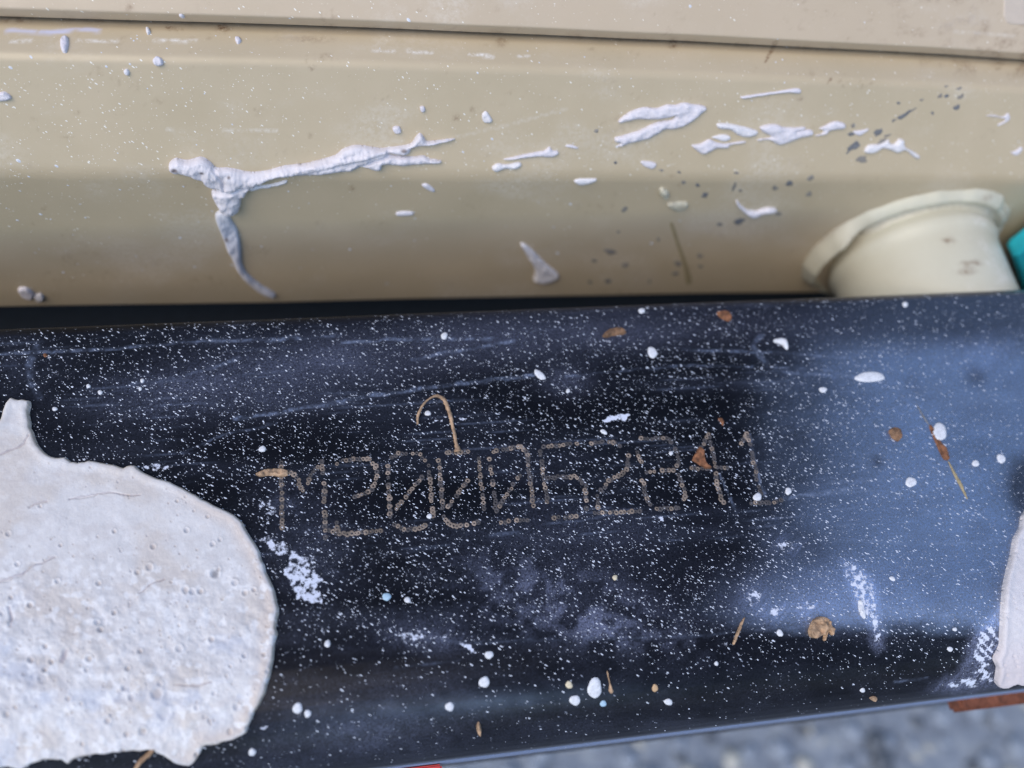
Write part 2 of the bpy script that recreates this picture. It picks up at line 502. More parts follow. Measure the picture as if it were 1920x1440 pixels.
    for pts, wd, k in [
        ([(0, 664), (190, 656), (360, 640), (560, 634)], 4, .55), ([(240, 722), (330, 708), (450, 672)], 4, .4),
        ([(440, 786), (560, 768), (700, 742), (860, 720), (1010, 703)], 5, .75), ([(640, 642), (760, 636), (930, 634)], 3.5, .6),
        ([(770, 676), (870, 655), (965, 640)], 4, .7), ([(1060, 706), (1180, 694), (1290, 684)], 3, .45),
        ([(500, 640), (640, 628)], 3, .4), ([(1280, 655), (1420, 660), (1600, 670)], 4, .5),
        ([(1470, 698), (1600, 706)], 3, .5), ([(1290, 684), (1440, 688), (1560, 694)], 3, .4),
        ([(1470, 935), (1530, 925), (1590, 918)], 5, .6), ([(1480, 822), (1520, 815)], 3, .4),
        ([(1428, 630), (1412, 646), (1420, 662), (1436, 680)], 8, .4), ([(70, 650), (55, 680), (58, 720), (75, 745)], 9, .4),
        ([(340, 850), (430, 812), (520, 795)], 3, .3), ([(800, 1200), (880, 1205), (1000, 1200), (1280, 1194), (1540, 1172)], 4, .18),
        ([(740, 1252), (860, 1240)], 3, .25), ([(1600, 1130), (1750, 1150), (1870, 1160)], 3, .4),
        ([(1680, 1280), (1740, 1272)], 4, .4), ([(1350, 890), (1380, 960)], 3, .5), ([(1405, 815), (1415, 870), (1432, 925)], 4, .7),
        ([(1590, 1010), (1700, 1020), (1860, 1015)], 3, .3), ([(1680, 1060), (1790, 1078), (1880, 1062)], 3, .3),
    ]:
        scr = np.maximum(scr, k * .62 * line_mask(X + (f3 - .5) * 6, Y + (f3 - .5) * 7, pts, wd) * (.25 + .75 * sstep(.35, .65, vnoise(X / 16, Y / 7, 71))))
    # fine brushed hairlines along the beam
    hair = sstep(.76, .9, vnoise(X / 160 + 3, (Y + X * 0.06) / 2.2, 77)) * sstep(.45, .7, f2)
    scr = np.maximum(scr, 0.16 * hair * sstep(1180, 1050, Y))
    # chalky scuffs
    ch = np.zeros_like(X)
    def pm(poly, soft, k):
        sd, _, _ = poly_sd(X + (f3 - .5) * 16, Y + (f3 - .5) * 16, poly)
        return k * sstep(-soft, soft, sd)
    ch = np.maximum(ch, pm(Z(480, 980, 8, [(45, 250), (130, 175), (230, 190), (290, 290), (330, 230), (420, 240), (540, 380), (680, 480), (850, 500), (940, 520), (850, 650), (1000, 830), (1080, 860), (960, 950), (1000, 1220), (850, 1200), (720, 1190), (560, 1150), (500, 900), (380, 780), (470, 560), (420, 470), (300, 490), (220, 430)]), 5, .50))
    ch = np.maximum(ch, pm([(248, 878), (262, 868), (300, 866), (328, 872), (320, 884), (296, 892), (275, 884)], 6, .45))
    ch = np.maximum(ch, pm([(742, 1188), (756, 1180), (790, 1180), (800, 1192), (850, 1192), (876, 1205), (890, 1222), (872, 1216), (850, 1200), (790, 1202), (760, 1212), (745, 1200)], 5, .47))
    ch = np.maximum(ch, pm([(1576, 1045), (1600, 1052), (1630, 1080), (1646, 1110), (1648, 1150), (1658, 1210), (1640, 1210), (1624, 1160), (1606, 1130), (1590, 1090), (1573, 1062)], 9, .475))
    ch = np.maximum(ch, pm(Z(1280, 960, 3, [(1650, 660), (1775, 560), (1780, 740), (1750, 880), (1760, 975), (1560, 1010), (1450, 1000), (1560, 900), (1600, 820)]), 18, .46) * (0.6 + 0.8 * vnoise((X - Y) / 7, (X + Y) / 60, 5)))
    ch = np.maximum(ch, pm(Z(960, 720, 3.43, [(560, 235), (620, 195), (770, 192), (740, 215), (715, 245), (680, 225), (600, 245)]), 2, .60))
    for p in [[(1040, 800), (1062, 797), (1060, 803), (1045, 804)], [(812, 790), (830, 788), (838, 795), (822, 797)], [(858, 784), (880, 784), (868, 792)],
              [(1425, 960), (1450, 968), (1490, 967), (1460, 972), (1440, 970)], [(868, 1205), (884, 1208), (892, 1224), (880, 1222)]]:
        ch = np.maximum(ch, pm(p, 2, .58))
    ch = np.maximum(ch, .47 * blob(X, Y, 1240, 972, 18, 13) + .50 * blob(X, Y, 1474, 1022, 26, 16) + .51 * blob(X, Y, 1415, 1118, 24, 26))
    ch = np.maximum(ch, .51 * blob(X, Y, 1455, 1150, 26, 16) + .48 * blob(X, Y, 1515, 1138, 30, 16) + .45 * blob(X, Y, 1360, 1210, 14, 14))
    ch = np.maximum(ch, .47 * blob(X, Y, 365 + 130, 1365, 12, 8) + .42 * blob(X, Y, 490, 945, 34, 12) + .40 * blob(X, Y, 508, 968, 20, 20))
    col = np.stack([np.clip(film_sheen, 0, 1), np.clip(ch, 0, 1), np.clip(scr, 0, 1), np.clip(gloss, 0, 1)], -1)
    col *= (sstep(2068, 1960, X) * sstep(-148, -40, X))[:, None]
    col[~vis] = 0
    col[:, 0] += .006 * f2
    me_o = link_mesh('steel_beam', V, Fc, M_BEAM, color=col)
    tag(me_o, 'black painted steel box beam with rounded edge and stamped serial number', 'beam')
    return me_o, bvh_of(V, Fc)
BEAM, S_BEAM = build_beam()

# ================================================================== HOOD (beige bodywork behind the beam)
PA = AX @ nrm((7870, 340, -1443))                 # the bodywork runs 2 degrees off the beam
PB = nrm(np.cross((0, 0, 1), PA)); PC = np.cross(PA, PB)
def prof_pt(row, y):
    p = at_y(960, row, y) - np.array([0, 0, 0])
    return np.array([p @ PB, p @ PC])
Y0 = Y_BACK + 0.028
def prof_at(row, dy): return prof_pt(row, Y0 + dy)
_bot = prof_at(560, 0.0012); _fold = prof_at(332, 0.0); _sh = prof_at(127, 0.0112); _led = prof_at(77, 0.0186); _led2 = prof_at(60, 0.0222)
BODY_V = _bot[0]

def crown(s, w):
    return -0.09 * s * s * w

def extrude(name, pl, step, mat, crown_of, parent=None, dense=0.0006, s0=-.9, s1=.9, attr=None):
    pr = resample(pl, step)
    ss = np.r_[np.linspace(s0, -0.23, 10), np.arange(-0.225, 0.265, dense), np.linspace(0.27, s1, 10)]
    A, B = np.meshgrid(ss, np.arange(len(pr)), indexing='ij')
    v2 = pr[B, 0]; w2 = pr[B, 1] + crown(A, crown_of(pr[B, 1]))
    if name == 'side_panel':
        w2 = w2 - 0.0065 * A * np.clip((_fold[1] - w2) / (_fold[1] - _bot[1]), 0, 1)
    V = (A[..., None] * PA + v2[..., None] * PB + w2[..., None] * PC)
    V += PB * ((fbm(A * 14, w2 * 25, 9, 3) - .5) * 0.0012)[..., None]
    V = V.reshape(-1, 3)
    Fc = grid_faces(len(ss), len(pr))
    X, Y = project(V)
    col = attr(X, Y) if attr else np.zeros((len(V), 3))
    return link_mesh(name, V, Fc, mat, parent, color=col), V, Fc

def hood_attr(X, Y):
    f3 = fbm(X / 24, Y / 20, 141); f1 = fbm(X / 120, Y / 70, 121)
    ok = (X > -300) & (X < 2200) & (Y > -200) & (Y < 700)
    rust = np.zeros_like(X)
    for cx, cy, rx, ry, k in [(318, 52, 6, 4, 1), (417, 52, 11, 6, 1.1), (335, 55, 6, 4, .7), (940, 78, 9, 9, .45), (1262, 82, 7, 8, .9), (573, 73, 50, 6, .35),
                              (585, 126, 4, 4, .8), (886, 204, 4, 4, .7), (856, 220, 6, 5, .6), (30, 37, 30, 6, .5), (240, 14, 9, 7, .5), (145, 210, 4, 3, .5), (582, 254, 4, 3, .7),
                              (660, 353, 4, 4, .7), (1500, 185, 5, 4, .5), (1630, 38, 3, 3, .6), (1772, 44, 6, 3, .5), (1820, 75, 2, 2, .8), (83, 390, 4, 3, .5)]:
        rust = np.maximum(rust, k * np.minimum(1, 1.6 * blob(X, Y, cx, cy, rx, ry)))
    rust = np.maximum(rust, line_mask(X, Y, [(1454, 80), (1446, 96), (1434, 117)], 6, 3))
    rust = np.maximum(rust, .9 * line_mask(X, Y, [(1558, 148), (1550, 158)], 4, 2) + .6 * line_mask(X, Y, [(1592, 70), (1593, 74)], 3))
    rust = np.maximum(rust, .5 * sstep(1500, 1900, X) * sstep(.5, .75, f3) * sstep(145, 110, Y - (X - 1600) * .05))
    yl = np.interp(X, [-100, 0, 640, 960, 1280, 1920, 2100], [28, 31, 47, 60, 75, 109, 119])
    rust = np.maximum(rust, .40 * np.exp(-((Y - yl - 3) / 6) ** 2) * sstep(.40, .68, f3))
    rust = np.maximum(rust, .30 * sstep(.60, .80, fbm(X / 60, Y / 26, 155)) * sstep(.5, .7, fbm(X / 7, Y / 7, 156)))
    pale = np.zeros_like(X)  # scratches and rubs, with specular glints of the ledge painted in
    for pts, wd, k in [([(850, 258), (960, 232), (1060, 205)], 4, .28), ([(312, 245), (340, 246)], 3, .9), ([(420, 245), (520, 244)], 2.5, .5),
                       ([(20, 77), (60, 76)], 4, .9), ([(145, 76), (220, 76)], 4, .7), ([(290, 76), (370, 78)], 4, .9), ([(700, 93), (740, 95)], 3, 1), ([(765, 96), (810, 98)], 4, .9),
                       ([(880, 102), (925, 106)], 4, 1.1), ([(970, 106), (992, 107)], 3, .8), ([(1790, 60), (1900, 66)], 4, .3)]:
        pale = np.maximum(pale, k * line_mask(X, Y + (f3 - .5) * 3, pts, wd))
    pale = np.maximum(pale, .22 * sstep(.5, .8, f1))
    lil = np.zeros_like(X)
    for pts, wd, k in [([(-40, 57), (40, 58), (95, 61), (150, 55), (188, 58)], 6.5, .75), ([(90, 60), (128, 60)], 5, .9)]:
        lil = np.maximum(lil, k * line_mask(X, Y + (f3 - .5) * 4, pts, wd) * sstep(.25, .5, f3))
    c = np.stack([np.clip(rust, 0, 1), np.clip(pale, 0, 1), np.clip(lil, 0, 1)], -1)
    c[~ok] = 0
    return c

def build_hood():
    hood = bpy.data.objects.new('machine_hood', None)
    COL.objects.link(hood)
    hood.location = tuple(at_y(960, 557, Y0))
    tag(hood, 'beige painted machine bodywork with overlapping top cover behind the beam', 'hood')
    wf, wl = _fold[1], _led[1]
    cr = lambda w: np.clip((w - wf) / (wl - wf), 0, 1) ** 1.0
    pl = [_bot + (0.05, 0.004), _bot + (0.004, 0.0), _bot, _fold, _sh, _led, _led2, _led2 + (0.06, 0.012)]
    pl = fillet(pl, [0, 0.0006, 0.0012, 0.010, 0.0028, 0.004, 0.001, 0], 10)
    o, V, Fc = extrude('side_panel', pl, lambda p: 0.0007 if p[0] < _led2[0] + .001 and p[1] >= _bot[1] - .0005 else 0.006, M_HOOD, cr, hood, attr=hood_attr)
    # the overlapping cover: lower edge, thickness, then sweeping up and back
    eb = prof_at(62, 0.0200); et = prof_at(48, 0.0188)
    up = et + (0.010, 0.0105)
    pl2 = [eb + (0.05, 0.012), eb + (0.004, 0.0009), eb, et, up, et + (0.055, 0.045), et + (0.42, 0.16)]
    pl2 = fillet(pl2, [0, 0.0004, 0.0003, 0.0006, 0.02, 0.05, 0], 6)
    o2, V2, F2 = extrude('top_cover', pl2, lambda p: 0.0007 if p[0] < et[0] + .02 else 0.012, M_LIP, lambda w: np.ones_like(w), hood, attr=hood_attr)
    n = len(V)
    VV = np.concatenate([V, V2]); FF = np.concatenate([Fc, F2 + n])
    return hood, o, o2, bvh_of(VV, FF)
HOOD, SIDE, COVER, S_HOOD = build_hood()

# black frame plate in the gap between the beam and the bodywork
def box_mesh(lo, hi, bev=0.001):
    bm = bmesh.new()
    bmesh.ops.create_cube(bm, size=1)
    for v in bm.verts:
        v.co = Vector([lo[i] + (v.co[i] + .5) * (hi[i] - lo[i]) for i in range(3)])
    if bev: bmesh.ops.bevel(bm, geom=list(bm.edges), offset=bev, segments=2, affect='EDGES')
    V = np.array([v.co[:] for v in bm.verts]); Fc = [[v.index for v in f.verts] for f in bm.faces]
    bm.free()
    return V, Fc
V, Fc = box_mesh((-1.05, Y_BACK + 0.0005, TOP - 0.085), (1.05, Y_BACK + 0.16, TOP - 0.062), 0.002)
o = link_mesh('mounting_plate', V, Fc, M_DARK, BEAM, smooth=False)

# ================================================================== TUBE welded to the bodywork
def build_tube():
    cw, _ = hit(S_HOOD, 1752, 378)               # crown of the tube where it meets the wall
    Rt = 0.0236
    ax = nrm(-PB + np.array([0, 0, -0.07]))      # runs towards the beam
    up = nrm(np.array([0, 0, 1]) - ax * ax[2]); sd_ = np.cross(ax, up)
    if sd_[0] < 0: sd_ = -sd_
    c0 = cw - up * Rt + PB * 0.002 + sd_ * 0.0058
    L = 0.0335
    nu, nv = 120, 26
    th = np.linspace(0, 2 * math.pi, nu)
    V = []
    for a in th:
        for k in range(nv):
            t = k / (nv - 1)
            r = Rt * (1 + 0.010 * (float(fbm(np.array(math.cos(a) * 3 + 5), np.array(math.sin(a) * 3 + t * 2), 5, 3)) - .5))
            r += 0.0009 * math.exp(-((t - .23) / .06) ** 2)
            V.append(c0 + ax * (L * t) + (up * math.cos(a) + sd_ * math.sin(a)) * r)
    V = np.array(V); Fc = grid_faces(nu, nv)
    def ta(X, Y):
        f3 = fbm(X / 20, Y / 18, 61)
        r = np.zeros_like(X)
        for cx, cy, rx, ry, k in [(1780, 451, 7, 5, 2.2), (1820, 495, 14, 5, 2.0), (1812, 509, 16, 6, .9), (1850, 372, 10, 6, .7), (1885, 400, 5, 11, .7), (1700, 395, 14, 5, .3), (1600, 450, 12, 8, .35)]:
            r = np.maximum(r, k * blob(X, Y, cx, cy, rx, ry, -10))
        p = .5 * sstep(.45, .75, f3) * sstep(1780, 1860, X)
        return np.clip(np.stack([r, p, 0 * r], -1), 0, 1)
    X, Y = project(V)
    tube = link_mesh('steel_tube', V, Fc, M_WELD, color=ta(X, Y))
    tag(tube, 'short cream painted steel tube stub welded to the bodywork beside the beam', 'tube')
    # bead: uneven ring with a proud outer rim, a shallow groove and an undercut at the lower left
    nu, nv = 180, 30
    V = []
    for i in range(nu):
        a = 2 * math.pi * i / (nu - 1)
        ca, sa = math.cos(a), math.sin(a)
        n1 = float(fbm(np.array(ca * 2.2 + 3), np.array(sa * 2.2 + 8), 15, 3)) - .5
        n2 = float(vnoise(np.array(ca * 6 + 9), np.array(sa * 6 + 2), 19)) - .5
        left = max(0, -sa)
        flare = 0.0062 + 0.0040 * left ** 2 + 0.0040 * n1 + 0.0016 * n2
        crest = (0.0044 + 0.0022 * n1 + 0.0010 * n2)
        under = float(sstep(.70, .97, left) * sstep(.62, .30, ca))     # where the weld missed the tube
        crest *= 1 + 0.9 * under
        for k in range(nv):
            q = k / (nv - 1)                                   # 0 wall .. 1 tube
            hh = crest * (math.sin(min(1, q / .50) * math.pi / 2) ** .8) * (1 - .28 * float(sstep(.45, .80, np.array(q))))
            hh = hh + 0.0026 * float(sstep(.78, 1.0, np.array(q)))
            hh = hh * (1 - .95 * under * float(sstep(.38, .62, np.array(q))))
            rr = Rt + flare * (1 - q) - 0.0005 * q
            V.append(c0 + ax * (hh - 0.0022 * (1 if k == 0 else 0)) + (up * ca + sd_ * sa) * rr)
    V = np.array(V)
    Fc = grid_faces(nu, nv)
    X, Y = project(V)
    bc = ta(X, Y); qk = np.tile(np.arange(nv) / (nv - 1), nu)
    bc[:, 0] = np.maximum(bc[:, 0], .55 * sstep(.16, .03, qk) + .22 * np.exp(-((qk - .86) / .08) ** 2))
    link_mesh('weld_bead', V, Fc, M_WELD, tube, color=bc)
    return tube
TUBE = build_tube()

# turquoise block seen past the tube at the right edge
def turq():
    a = [(1886, 452), (1922, 424), (2030, 350), (2080, 470), (2040, 600), (1925, 570)]
    front = [at_y(x, y, Y0 - 0.0005 - 0.002) for x, y in a]
    front = [p + PA * 0 for p in front]
    V = []
    bm = bmesh.new()
    vs = [bm.verts.new(tuple(p)) for p in front]
    f = bm.faces.new(vs)
    ex = bmesh.ops.extrude_face_region(bm, geom=[f])
    for v in [g for g in ex['geom'] if isinstance(g, bmesh.types.BMVert)]:
        v.co -= Vector(PB) * 0.006
    bmesh.ops.recalc_face_normals(bm, faces=bm.faces)
    bmesh.ops.bevel(bm, geom=list(bm.edges), offset=0.0008, segments=2, affect='EDGES')
    V = np.array([v.co[:] for v in bm.verts]); Fc = [[v.index for v in f.verts] for f in bm.faces]
    bm.free()
    o = link_mesh('bracket', V, Fc, M_TURQ, smooth=False)
    tag(o, 'turquoise painted bracket at the right edge past the tube', 'bracket')
turq()

# ================================================================== SPLATS, DROPLETS, FLAKES
def smooth_poly(p, n=3):
    P = np.array(p, float); m = len(P); out = []
    for i in range(m):
        a, b, c, d = P[i - 1], P[i], P[(i + 1) % m], P[(i + 2) % m]
        for k in range(n):
            t = k / n
            out.append(0.5 * ((2 * b) + (c - a) * t + (2 * a - 5 * b + 4 * c - d) * t * t + (3 * b - a - 3 * c + d) * t ** 3))
    return out

def splat(name, poly, surf, thick, mat, step=2.0, edge=6.0, seed=1, rough=0.5, tint=(0.69, 0.655, 0.69), jitter=0.0,
          smooth=3, parent=None, hfun=None, cfun=None, embed=0.00012, lift=0.0, nscale=14.0):
    P = smooth_poly(poly, smooth) if smooth > 1 else [tuple(q) for q in poly]
    P = np.array(P, float)
    if jitter:
        P += (np.stack([fbm(P[:, 0] / 9, P[:, 1] / 9, seed + 3), fbm(P[:, 0] / 9 + 40, P[:, 1] / 9, seed + 4)], -1) - .5) * 2 * jitter
    x0, y0 = P.min(0) - step; x1, y1 = P.max(0) + step
    xs = np.arange(x0, x1 + step, step); ys = np.arange(y0, y1 + step, step)
    X, Y = np.meshgrid(xs, ys, indexing='ij')
    sd, nx, ny = poly_sd(X, Y, P)
    ins = sd > 0
    cell = ins[:-1, :-1] | ins[1:, :-1] | ins[1:, 1:] | ins[:-1, 1:]
    use = np.zeros_like(ins)
    use[:-1, :-1] |= cell; use[1:, :-1] |= cell; use[1:, 1:] |= cell; use[:-1, 1:] |= cell
    snap = use & ((~ins) | (sd < step * .35))
    X = np.where(snap, nx, X); Y = np.where(snap, ny, Y)
    d = np.where(snap, 0, np.maximum(sd, 0))
    e = np.clip(d / edge, 0, 1)
    dome = np.sqrt(np.clip(1 - (1 - e) ** 2, 0, 1))
    n = fbm(X / nscale, Y / nscale, seed, 4)
    h = thick * dome * (1 + rough * 2 * (n - .5))
    if hfun is not None: h = h + hfun(X, Y, d, dome) * thick
    h = np.where(snap, -embed, h + lift * dome)
    idx = -np.ones(X.shape, int); V = []; ok = np.zeros(X.shape, bool)
    for i, j in zip(*np.nonzero(use)):
        loc, nn = hit(surf, X[i, j], Y[i, j])
        if loc is None: continue
        idx[i, j] = len(V); V.append(loc + nn * h[i, j])
    q = np.stack([idx[:-1, :-1], idx[:-1, 1:], idx[1:, 1:], idx[1:, :-1]], -1)[cell]
    q = q[(q >= 0).all(1)]
    c = np.array(tint)[None, None, :] * (0.93 + 0.14 * n[..., None])
    if cfun is not None: c = cfun(X, Y, d, c)
    cc = np.zeros((len(V), 3)); k = idx >= 0
    cc[idx[k]] = np.broadcast_to(c, X.shape + (3,))[k]
    return link_mesh(name, np.array(V), q, mat, parent, color=np.clip(cc, 0, 1))

# ---- the two big plaster patches on the beam
PITS = []
for k in range(520):
    x = RNG.uniform(-60, 520); y = RNG.uniform(860, 1425)
    t = RNG.random()
    dens = 0.35 + 0.65 * float(sstep(960, 1150, np.array(y)))
    if RNG.random() > dens: continue
    PITS.append((x, y, RNG.uniform(1.4, 2.6) if t < .84 else RNG.uniform(2.8, 5.2)))
PITS += [(405, 1077, 8), (350, 1108, 6), (363, 1111, 5.5), (378, 1111, 5), (283, 1066, 6), (338, 1217, 6), (170, 1236, 6), (60, 1136, 5), (36, 1060, 4.5),
         (188, 1096, 4.5), (398, 1200, 5), (250, 1306, 6), (205, 1348, 5.5), (240, 1373, 5), (445, 1322, 6), (433, 1366, 5), (478, 1108, 4), (84, 1273, 9), (270, 1367, 7), (297, 1300, 10), (310, 1335, 11)]
CRACKS = [([(-40, 1110), (30, 1085), (65, 1063), (105, 1046)], 2.6), ([(-20, 865), (10, 850), (35, 841), (48, 833), (56, 818)], 2.4), ([(132, 938), (170, 932), (208, 926), (245, 932), (265, 930)], 1.8),
          ([(58, 955), (72, 946), (92, 942)], 1.8), ([(265, 1115), (290, 1095), (310, 1087)], 2.0), ([(330, 1283), (370, 1284), (400, 1279)], 2.0), ([(20, 1140), (24, 1175)], 4), ([(118, 1240), (130, 1222)], 6)]
def pit_win(X, x, y, r):
    st = 1.6; q = int(3 * r / st) + 3
    i = int((x - PX0) / st); j = int((y - PY0) / st)
    return slice(max(0, i - q), max(0, i + q)), slice(max(0, j - q), max(0, j + q))
def pl_h(X, Y, d, dome):
    global PX0, PY0
    PX0, PY0 = X.min(), Y.min()
    big = fbm(X / 95, Y / 80, 201, 3) - .5
    lump = fbm(X / 22, Y / 20, 202, 3) - .5
    low = sstep(1020, 1180, Y)
    h = 0.6 * big + (0.16 + 0.55 * low) * lump + (0.05 + .12 * low) * (fbm(X / 9, Y / 9, 208, 3) - .5)
    h = h + 0.30 * np.exp(-((d - 9) / 8.0) ** 2)                # raised rim
    for x, y, r in PITS:
        w_ = pit_win(X, x, y, r)
        k = np.hypot(X[w_] - x, Y[w_] - y) / r
        h[w_] += -0.28 * min(1, r / 4) * np.exp(-k ** 4) + 0.12 * min(1, r / 4) * np.exp(-((k - 1.35) / .35) ** 2)
    for pts, wd in CRACKS:
        h = h - 0.28 * line_mask(X + (lump * 9), Y + lump * 7, pts, wd)
    return h * np.clip(d / 4, 0, 1)
def pl_c(X, Y, d, c):
    f = fbm(X / 70, Y / 60, 211)[..., None]; g = fbm(X / 28, Y / 24, 212)[..., None]
    base = np.array([0.635, 0.62, 0.625])
    c = base * (0.92 + 0.16 * g)
    c = c + sstep(.46, .72, f) * (np.array([0.57, 0.515, 0.475]) - c) * .7
    c = c + sstep(.55, .75, fbm(X / 40 + 5, Y / 18, 218))[..., None] * (np.array([0.54, 0.50, 0.49]) - c) * .35
    bl = sstep(.55, .8, fbm(X / 60 + 9, Y / 45, 213))[..., None] * sstep(1050, 1180, Y)[..., None]
    c = c + bl * (np.array([0.52, 0.56, 0.66]) - c) * .6
    # tan soaked shoulder of the right end
    sh = (sstep(42, 10, d) * sstep(4, 12, d) * sstep(250, 420, X))[..., None]
    c = c + sh * (np.array([0.57, 0.495, 0.45]) - c) * .8
    rim = np.exp(-((d - 2) / 2.2) ** 2)[..., None]
    c = c + rim * (np.array([0.46, 0.37, 0.25]) - c) * .7
    fl = sstep(.56, .66, fbm(X / 15, Y / 13, 216))[..., None] * (.25 + .75 * sstep(980, 1120, Y)[..., None])
    c = c + fl * (np.array([0.76, 0.755, 0.77]) - c) * .75
    for pts, wd in CRACKS:
        m = line_mask(X + (g[..., 0] - .5) * 9, Y + (g[..., 0] - .5) * 7, pts, wd * .8)[..., None]
        c = c + m * (np.array([0.34, 0.29, 0.33]) - c) * .6
    for n_, (x, y, r) in enumerate(PITS):
        w_ = pit_win(X, x, y, r)
        m = np.exp(-(np.hypot(X[w_] - x, Y[w_] - y) / (r * .85)) ** 4)[..., None]
        dk = (0.10, 0.105, 0.13) if (x, y) == (405, 1077) else ((0.46, 0.41, 0.39), (0.50, 0.50, 0.53), (0.52, 0.46, 0.42))[n_ % 3]
        c[w_] = c[w_] + m * (np.array(dk) - c[w_]) * .7
    return c
PATCH = [(-60, 1450), (-150, 1400), (-190, 1200), (-180, 1000), (-120, 880), (-30, 815), (0, 792), (7, 773), (20, 748), (33, 750), (45, 752), (58, 753), (57, 773), (58, 793), (63, 812), (73, 835), (90, 852), (107, 860), (124, 859), (135, 866), (149, 869), (160, 866), (180, 867), (202, 871), (222, 874), (233, 878), (247, 873),
         (262, 880), (284, 893), (309, 902), (332, 909), (354, 921), (371, 931), (391, 942), (416, 954), (439, 967), (453, 977), (461, 990), (470, 1006), (480, 1023), (492, 1050), (500, 1073), (515, 1107), (520, 1130), (524, 1150), (518, 1177), (521, 1190), (515, 1207), (513, 1237), (507, 1267), (497, 1297),
         (487, 1320), (473, 1347), (463, 1370), (450, 1380), (423, 1388), (397, 1393), (383, 1397), (372, 1417), (357, 1430), (333, 1425), (307, 1412), (287, 1402), (267, 1405), (233, 1405), (200, 1410), (167, 1413), (140, 1422), (130, 1430), (117, 1420), (87, 1420), (63, 1427), (47, 1438), (20, 1433), (0, 1437)]
o = splat('plaster_patch', PATCH, S_BEAM, 0.00095, M_PLASTER, step=1.6, edge=5, seed=5, rough=0.0, jitter=3.0, smooth=2, hfun=pl_h, cfun=pl_c)
tag(o, 'large pitted grey white plaster patch with cracks on the left end of the black beam', 'plaster patch')
def pr_c(X, Y, d, c):
    rim = np.exp(-((d - 2) / 2.0) ** 2)[..., None]
    c = np.array([0.64, 0.615, 0.635]) * (0.94 + .12 * fbm(X / 25, Y / 25, 230)[..., None])
    low = sstep(1170, 1260, Y)[..., None]
    c = c + low * (np.array([0.62, 0.545, 0.56]) - c) * .7
    return c + rim * (np.array([0.48, 0.42, 0.40]) - c) * .4
def pr_h(X, Y, d, dome):
    h = .5 * (fbm(X / 40, Y / 40, 231, 3) - .5) + .2 * (fbm(X / 9, Y / 9, 232, 2) - .5) + .3 * np.exp(-((d - 7) / 6) ** 2)
    for k in range(60):
        x, y, r = 1865 + (k * 37 % 130), 975 + (k * 71 % 300), 1.6 + (k % 3) * .6
        h = h - .25 * np.exp(-(np.hypot(X - x, Y - y) / r) ** 4)
    return h * np.clip(d / 4, 0, 1)
PR = [(1922, 955), (1910, 987), (1898, 1010), (1893, 1037), (1885, 1070), (1878, 1103), (1875, 1140), (1873, 1177), (1872, 1207), (1865, 1223), (1860, 1235), (1867, 1250), (1863, 1270), (1868, 1285), (1887, 1286), (1903, 1279), (1925, 1282), (1990, 1270), (2050, 1100), (1990, 970)]
o = splat('plaster_patch', PR, S_BEAM, 0.0010, M_PLASTER, step=2.0, edge=7, seed=8, rough=0.0, jitter=1.2, smooth=2, hfun=pr_h, cfun=pr_c)
tag(o, 'smaller white plaster patch cut by the right edge, at the far end of the beam', 'plaster patch')

# ---- lilac-white splats on the bodywork
GS = 'plaster splats stuck on the beige bodywork'
z4 = (300, 220, 3.4286); z6 = (1120, 160, 3.0968); zm = (640, 0, 3); z0 = (0, 0, 3); zb = (640, 480, 3)
main = [(316, 310), (322, 299), (332, 295), (347, 299), (363, 297), (377, 293), (390, 299), (401, 310), (408, 314), (422, 313), (440, 316), (463, 321), (487, 321), (510, 316), (533, 310), (557, 307), (580, 304), (606, 297), (630, 290), (641, 280), (659, 272), (673, 271), (694, 274), (714, 277), (732, 275), (755, 272), (770, 268), (778, 258), (787, 248), (796, 258), (800, 264), (819, 262), (848, 259), (853, 261), (825, 268), (807, 272), (790, 273), (772, 277), (768, 286), (756, 290), (740, 288), (728, 287), (736, 290), (767, 293), (780, 292), (793, 290), (805, 296), (829, 301), (822, 306), (807, 306), (784, 307), (755, 310), (732, 308), (716, 309), (716, 315), (708, 319), (694, 316), (676, 313), (659, 319), (632, 321), (603, 325), (580, 326), (551, 328), (527, 328), (507, 332), (490, 338), (475, 347), (466, 354), (460, 363), (453, 366), (452, 375), (450, 389), (443, 396), (431, 399), (421, 396), (410, 386), (401, 372), (396, 360), (401, 353), (412, 350), (387, 345), (379, 337), (364, 331), (347, 325), (326, 324), (317, 318)]
def main_h(X, Y, d, dome):
    h = .55 * blob(X, Y, 425, 375, 30, 26) + .35 * blob(X, Y, 365, 312, 26, 14) + .3 * blob(X, Y, 680, 288, 36, 14) + .3 * blob(X, Y, 786, 262, 12, 14) + .25 * blob(X, Y, 434, 332, 34, 16)
    h = h - .5 * line_mask(X, Y, [(396, 352), (430, 352), (462, 345)], 4) - .35 * line_mask(X, Y, [(400, 312), (418, 334), (420, 350)], 4)
    h = h - .45 * line_mask(X, Y, [(660, 318), (700, 300), (735, 289)], 4) + .3 * line_mask(X, Y, [(470, 335), (560, 318), (660, 296), (720, 281)], 7)
    return h * np.clip(d / 4, 0, 1)
def main_c(X, Y, d, c):
    for x, y, r in [(329, 314, 4), (380, 318, 2.5), (757, 279, 3.5), (430, 325, 2), (426, 398, 4)]:
        c = c + np.exp(-(np.hypot((X - x) * .6, Y - y) / r) ** 4)[..., None] * (np.array([.12, .08, .07]) - c) * .85
    return c
o = splat('plaster_splat', main, S_HOOD, 0.0016, M_SPLAT, step=1.5, edge=9, seed=31, rough=0.45, jitter=1.0, smooth=2, hfun=main_h, cfun=main_c)
tag(o, 'longest lilac white plaster splat, with forked right end and knobbly middle, on the bodywork', 'plaster splat', GS)
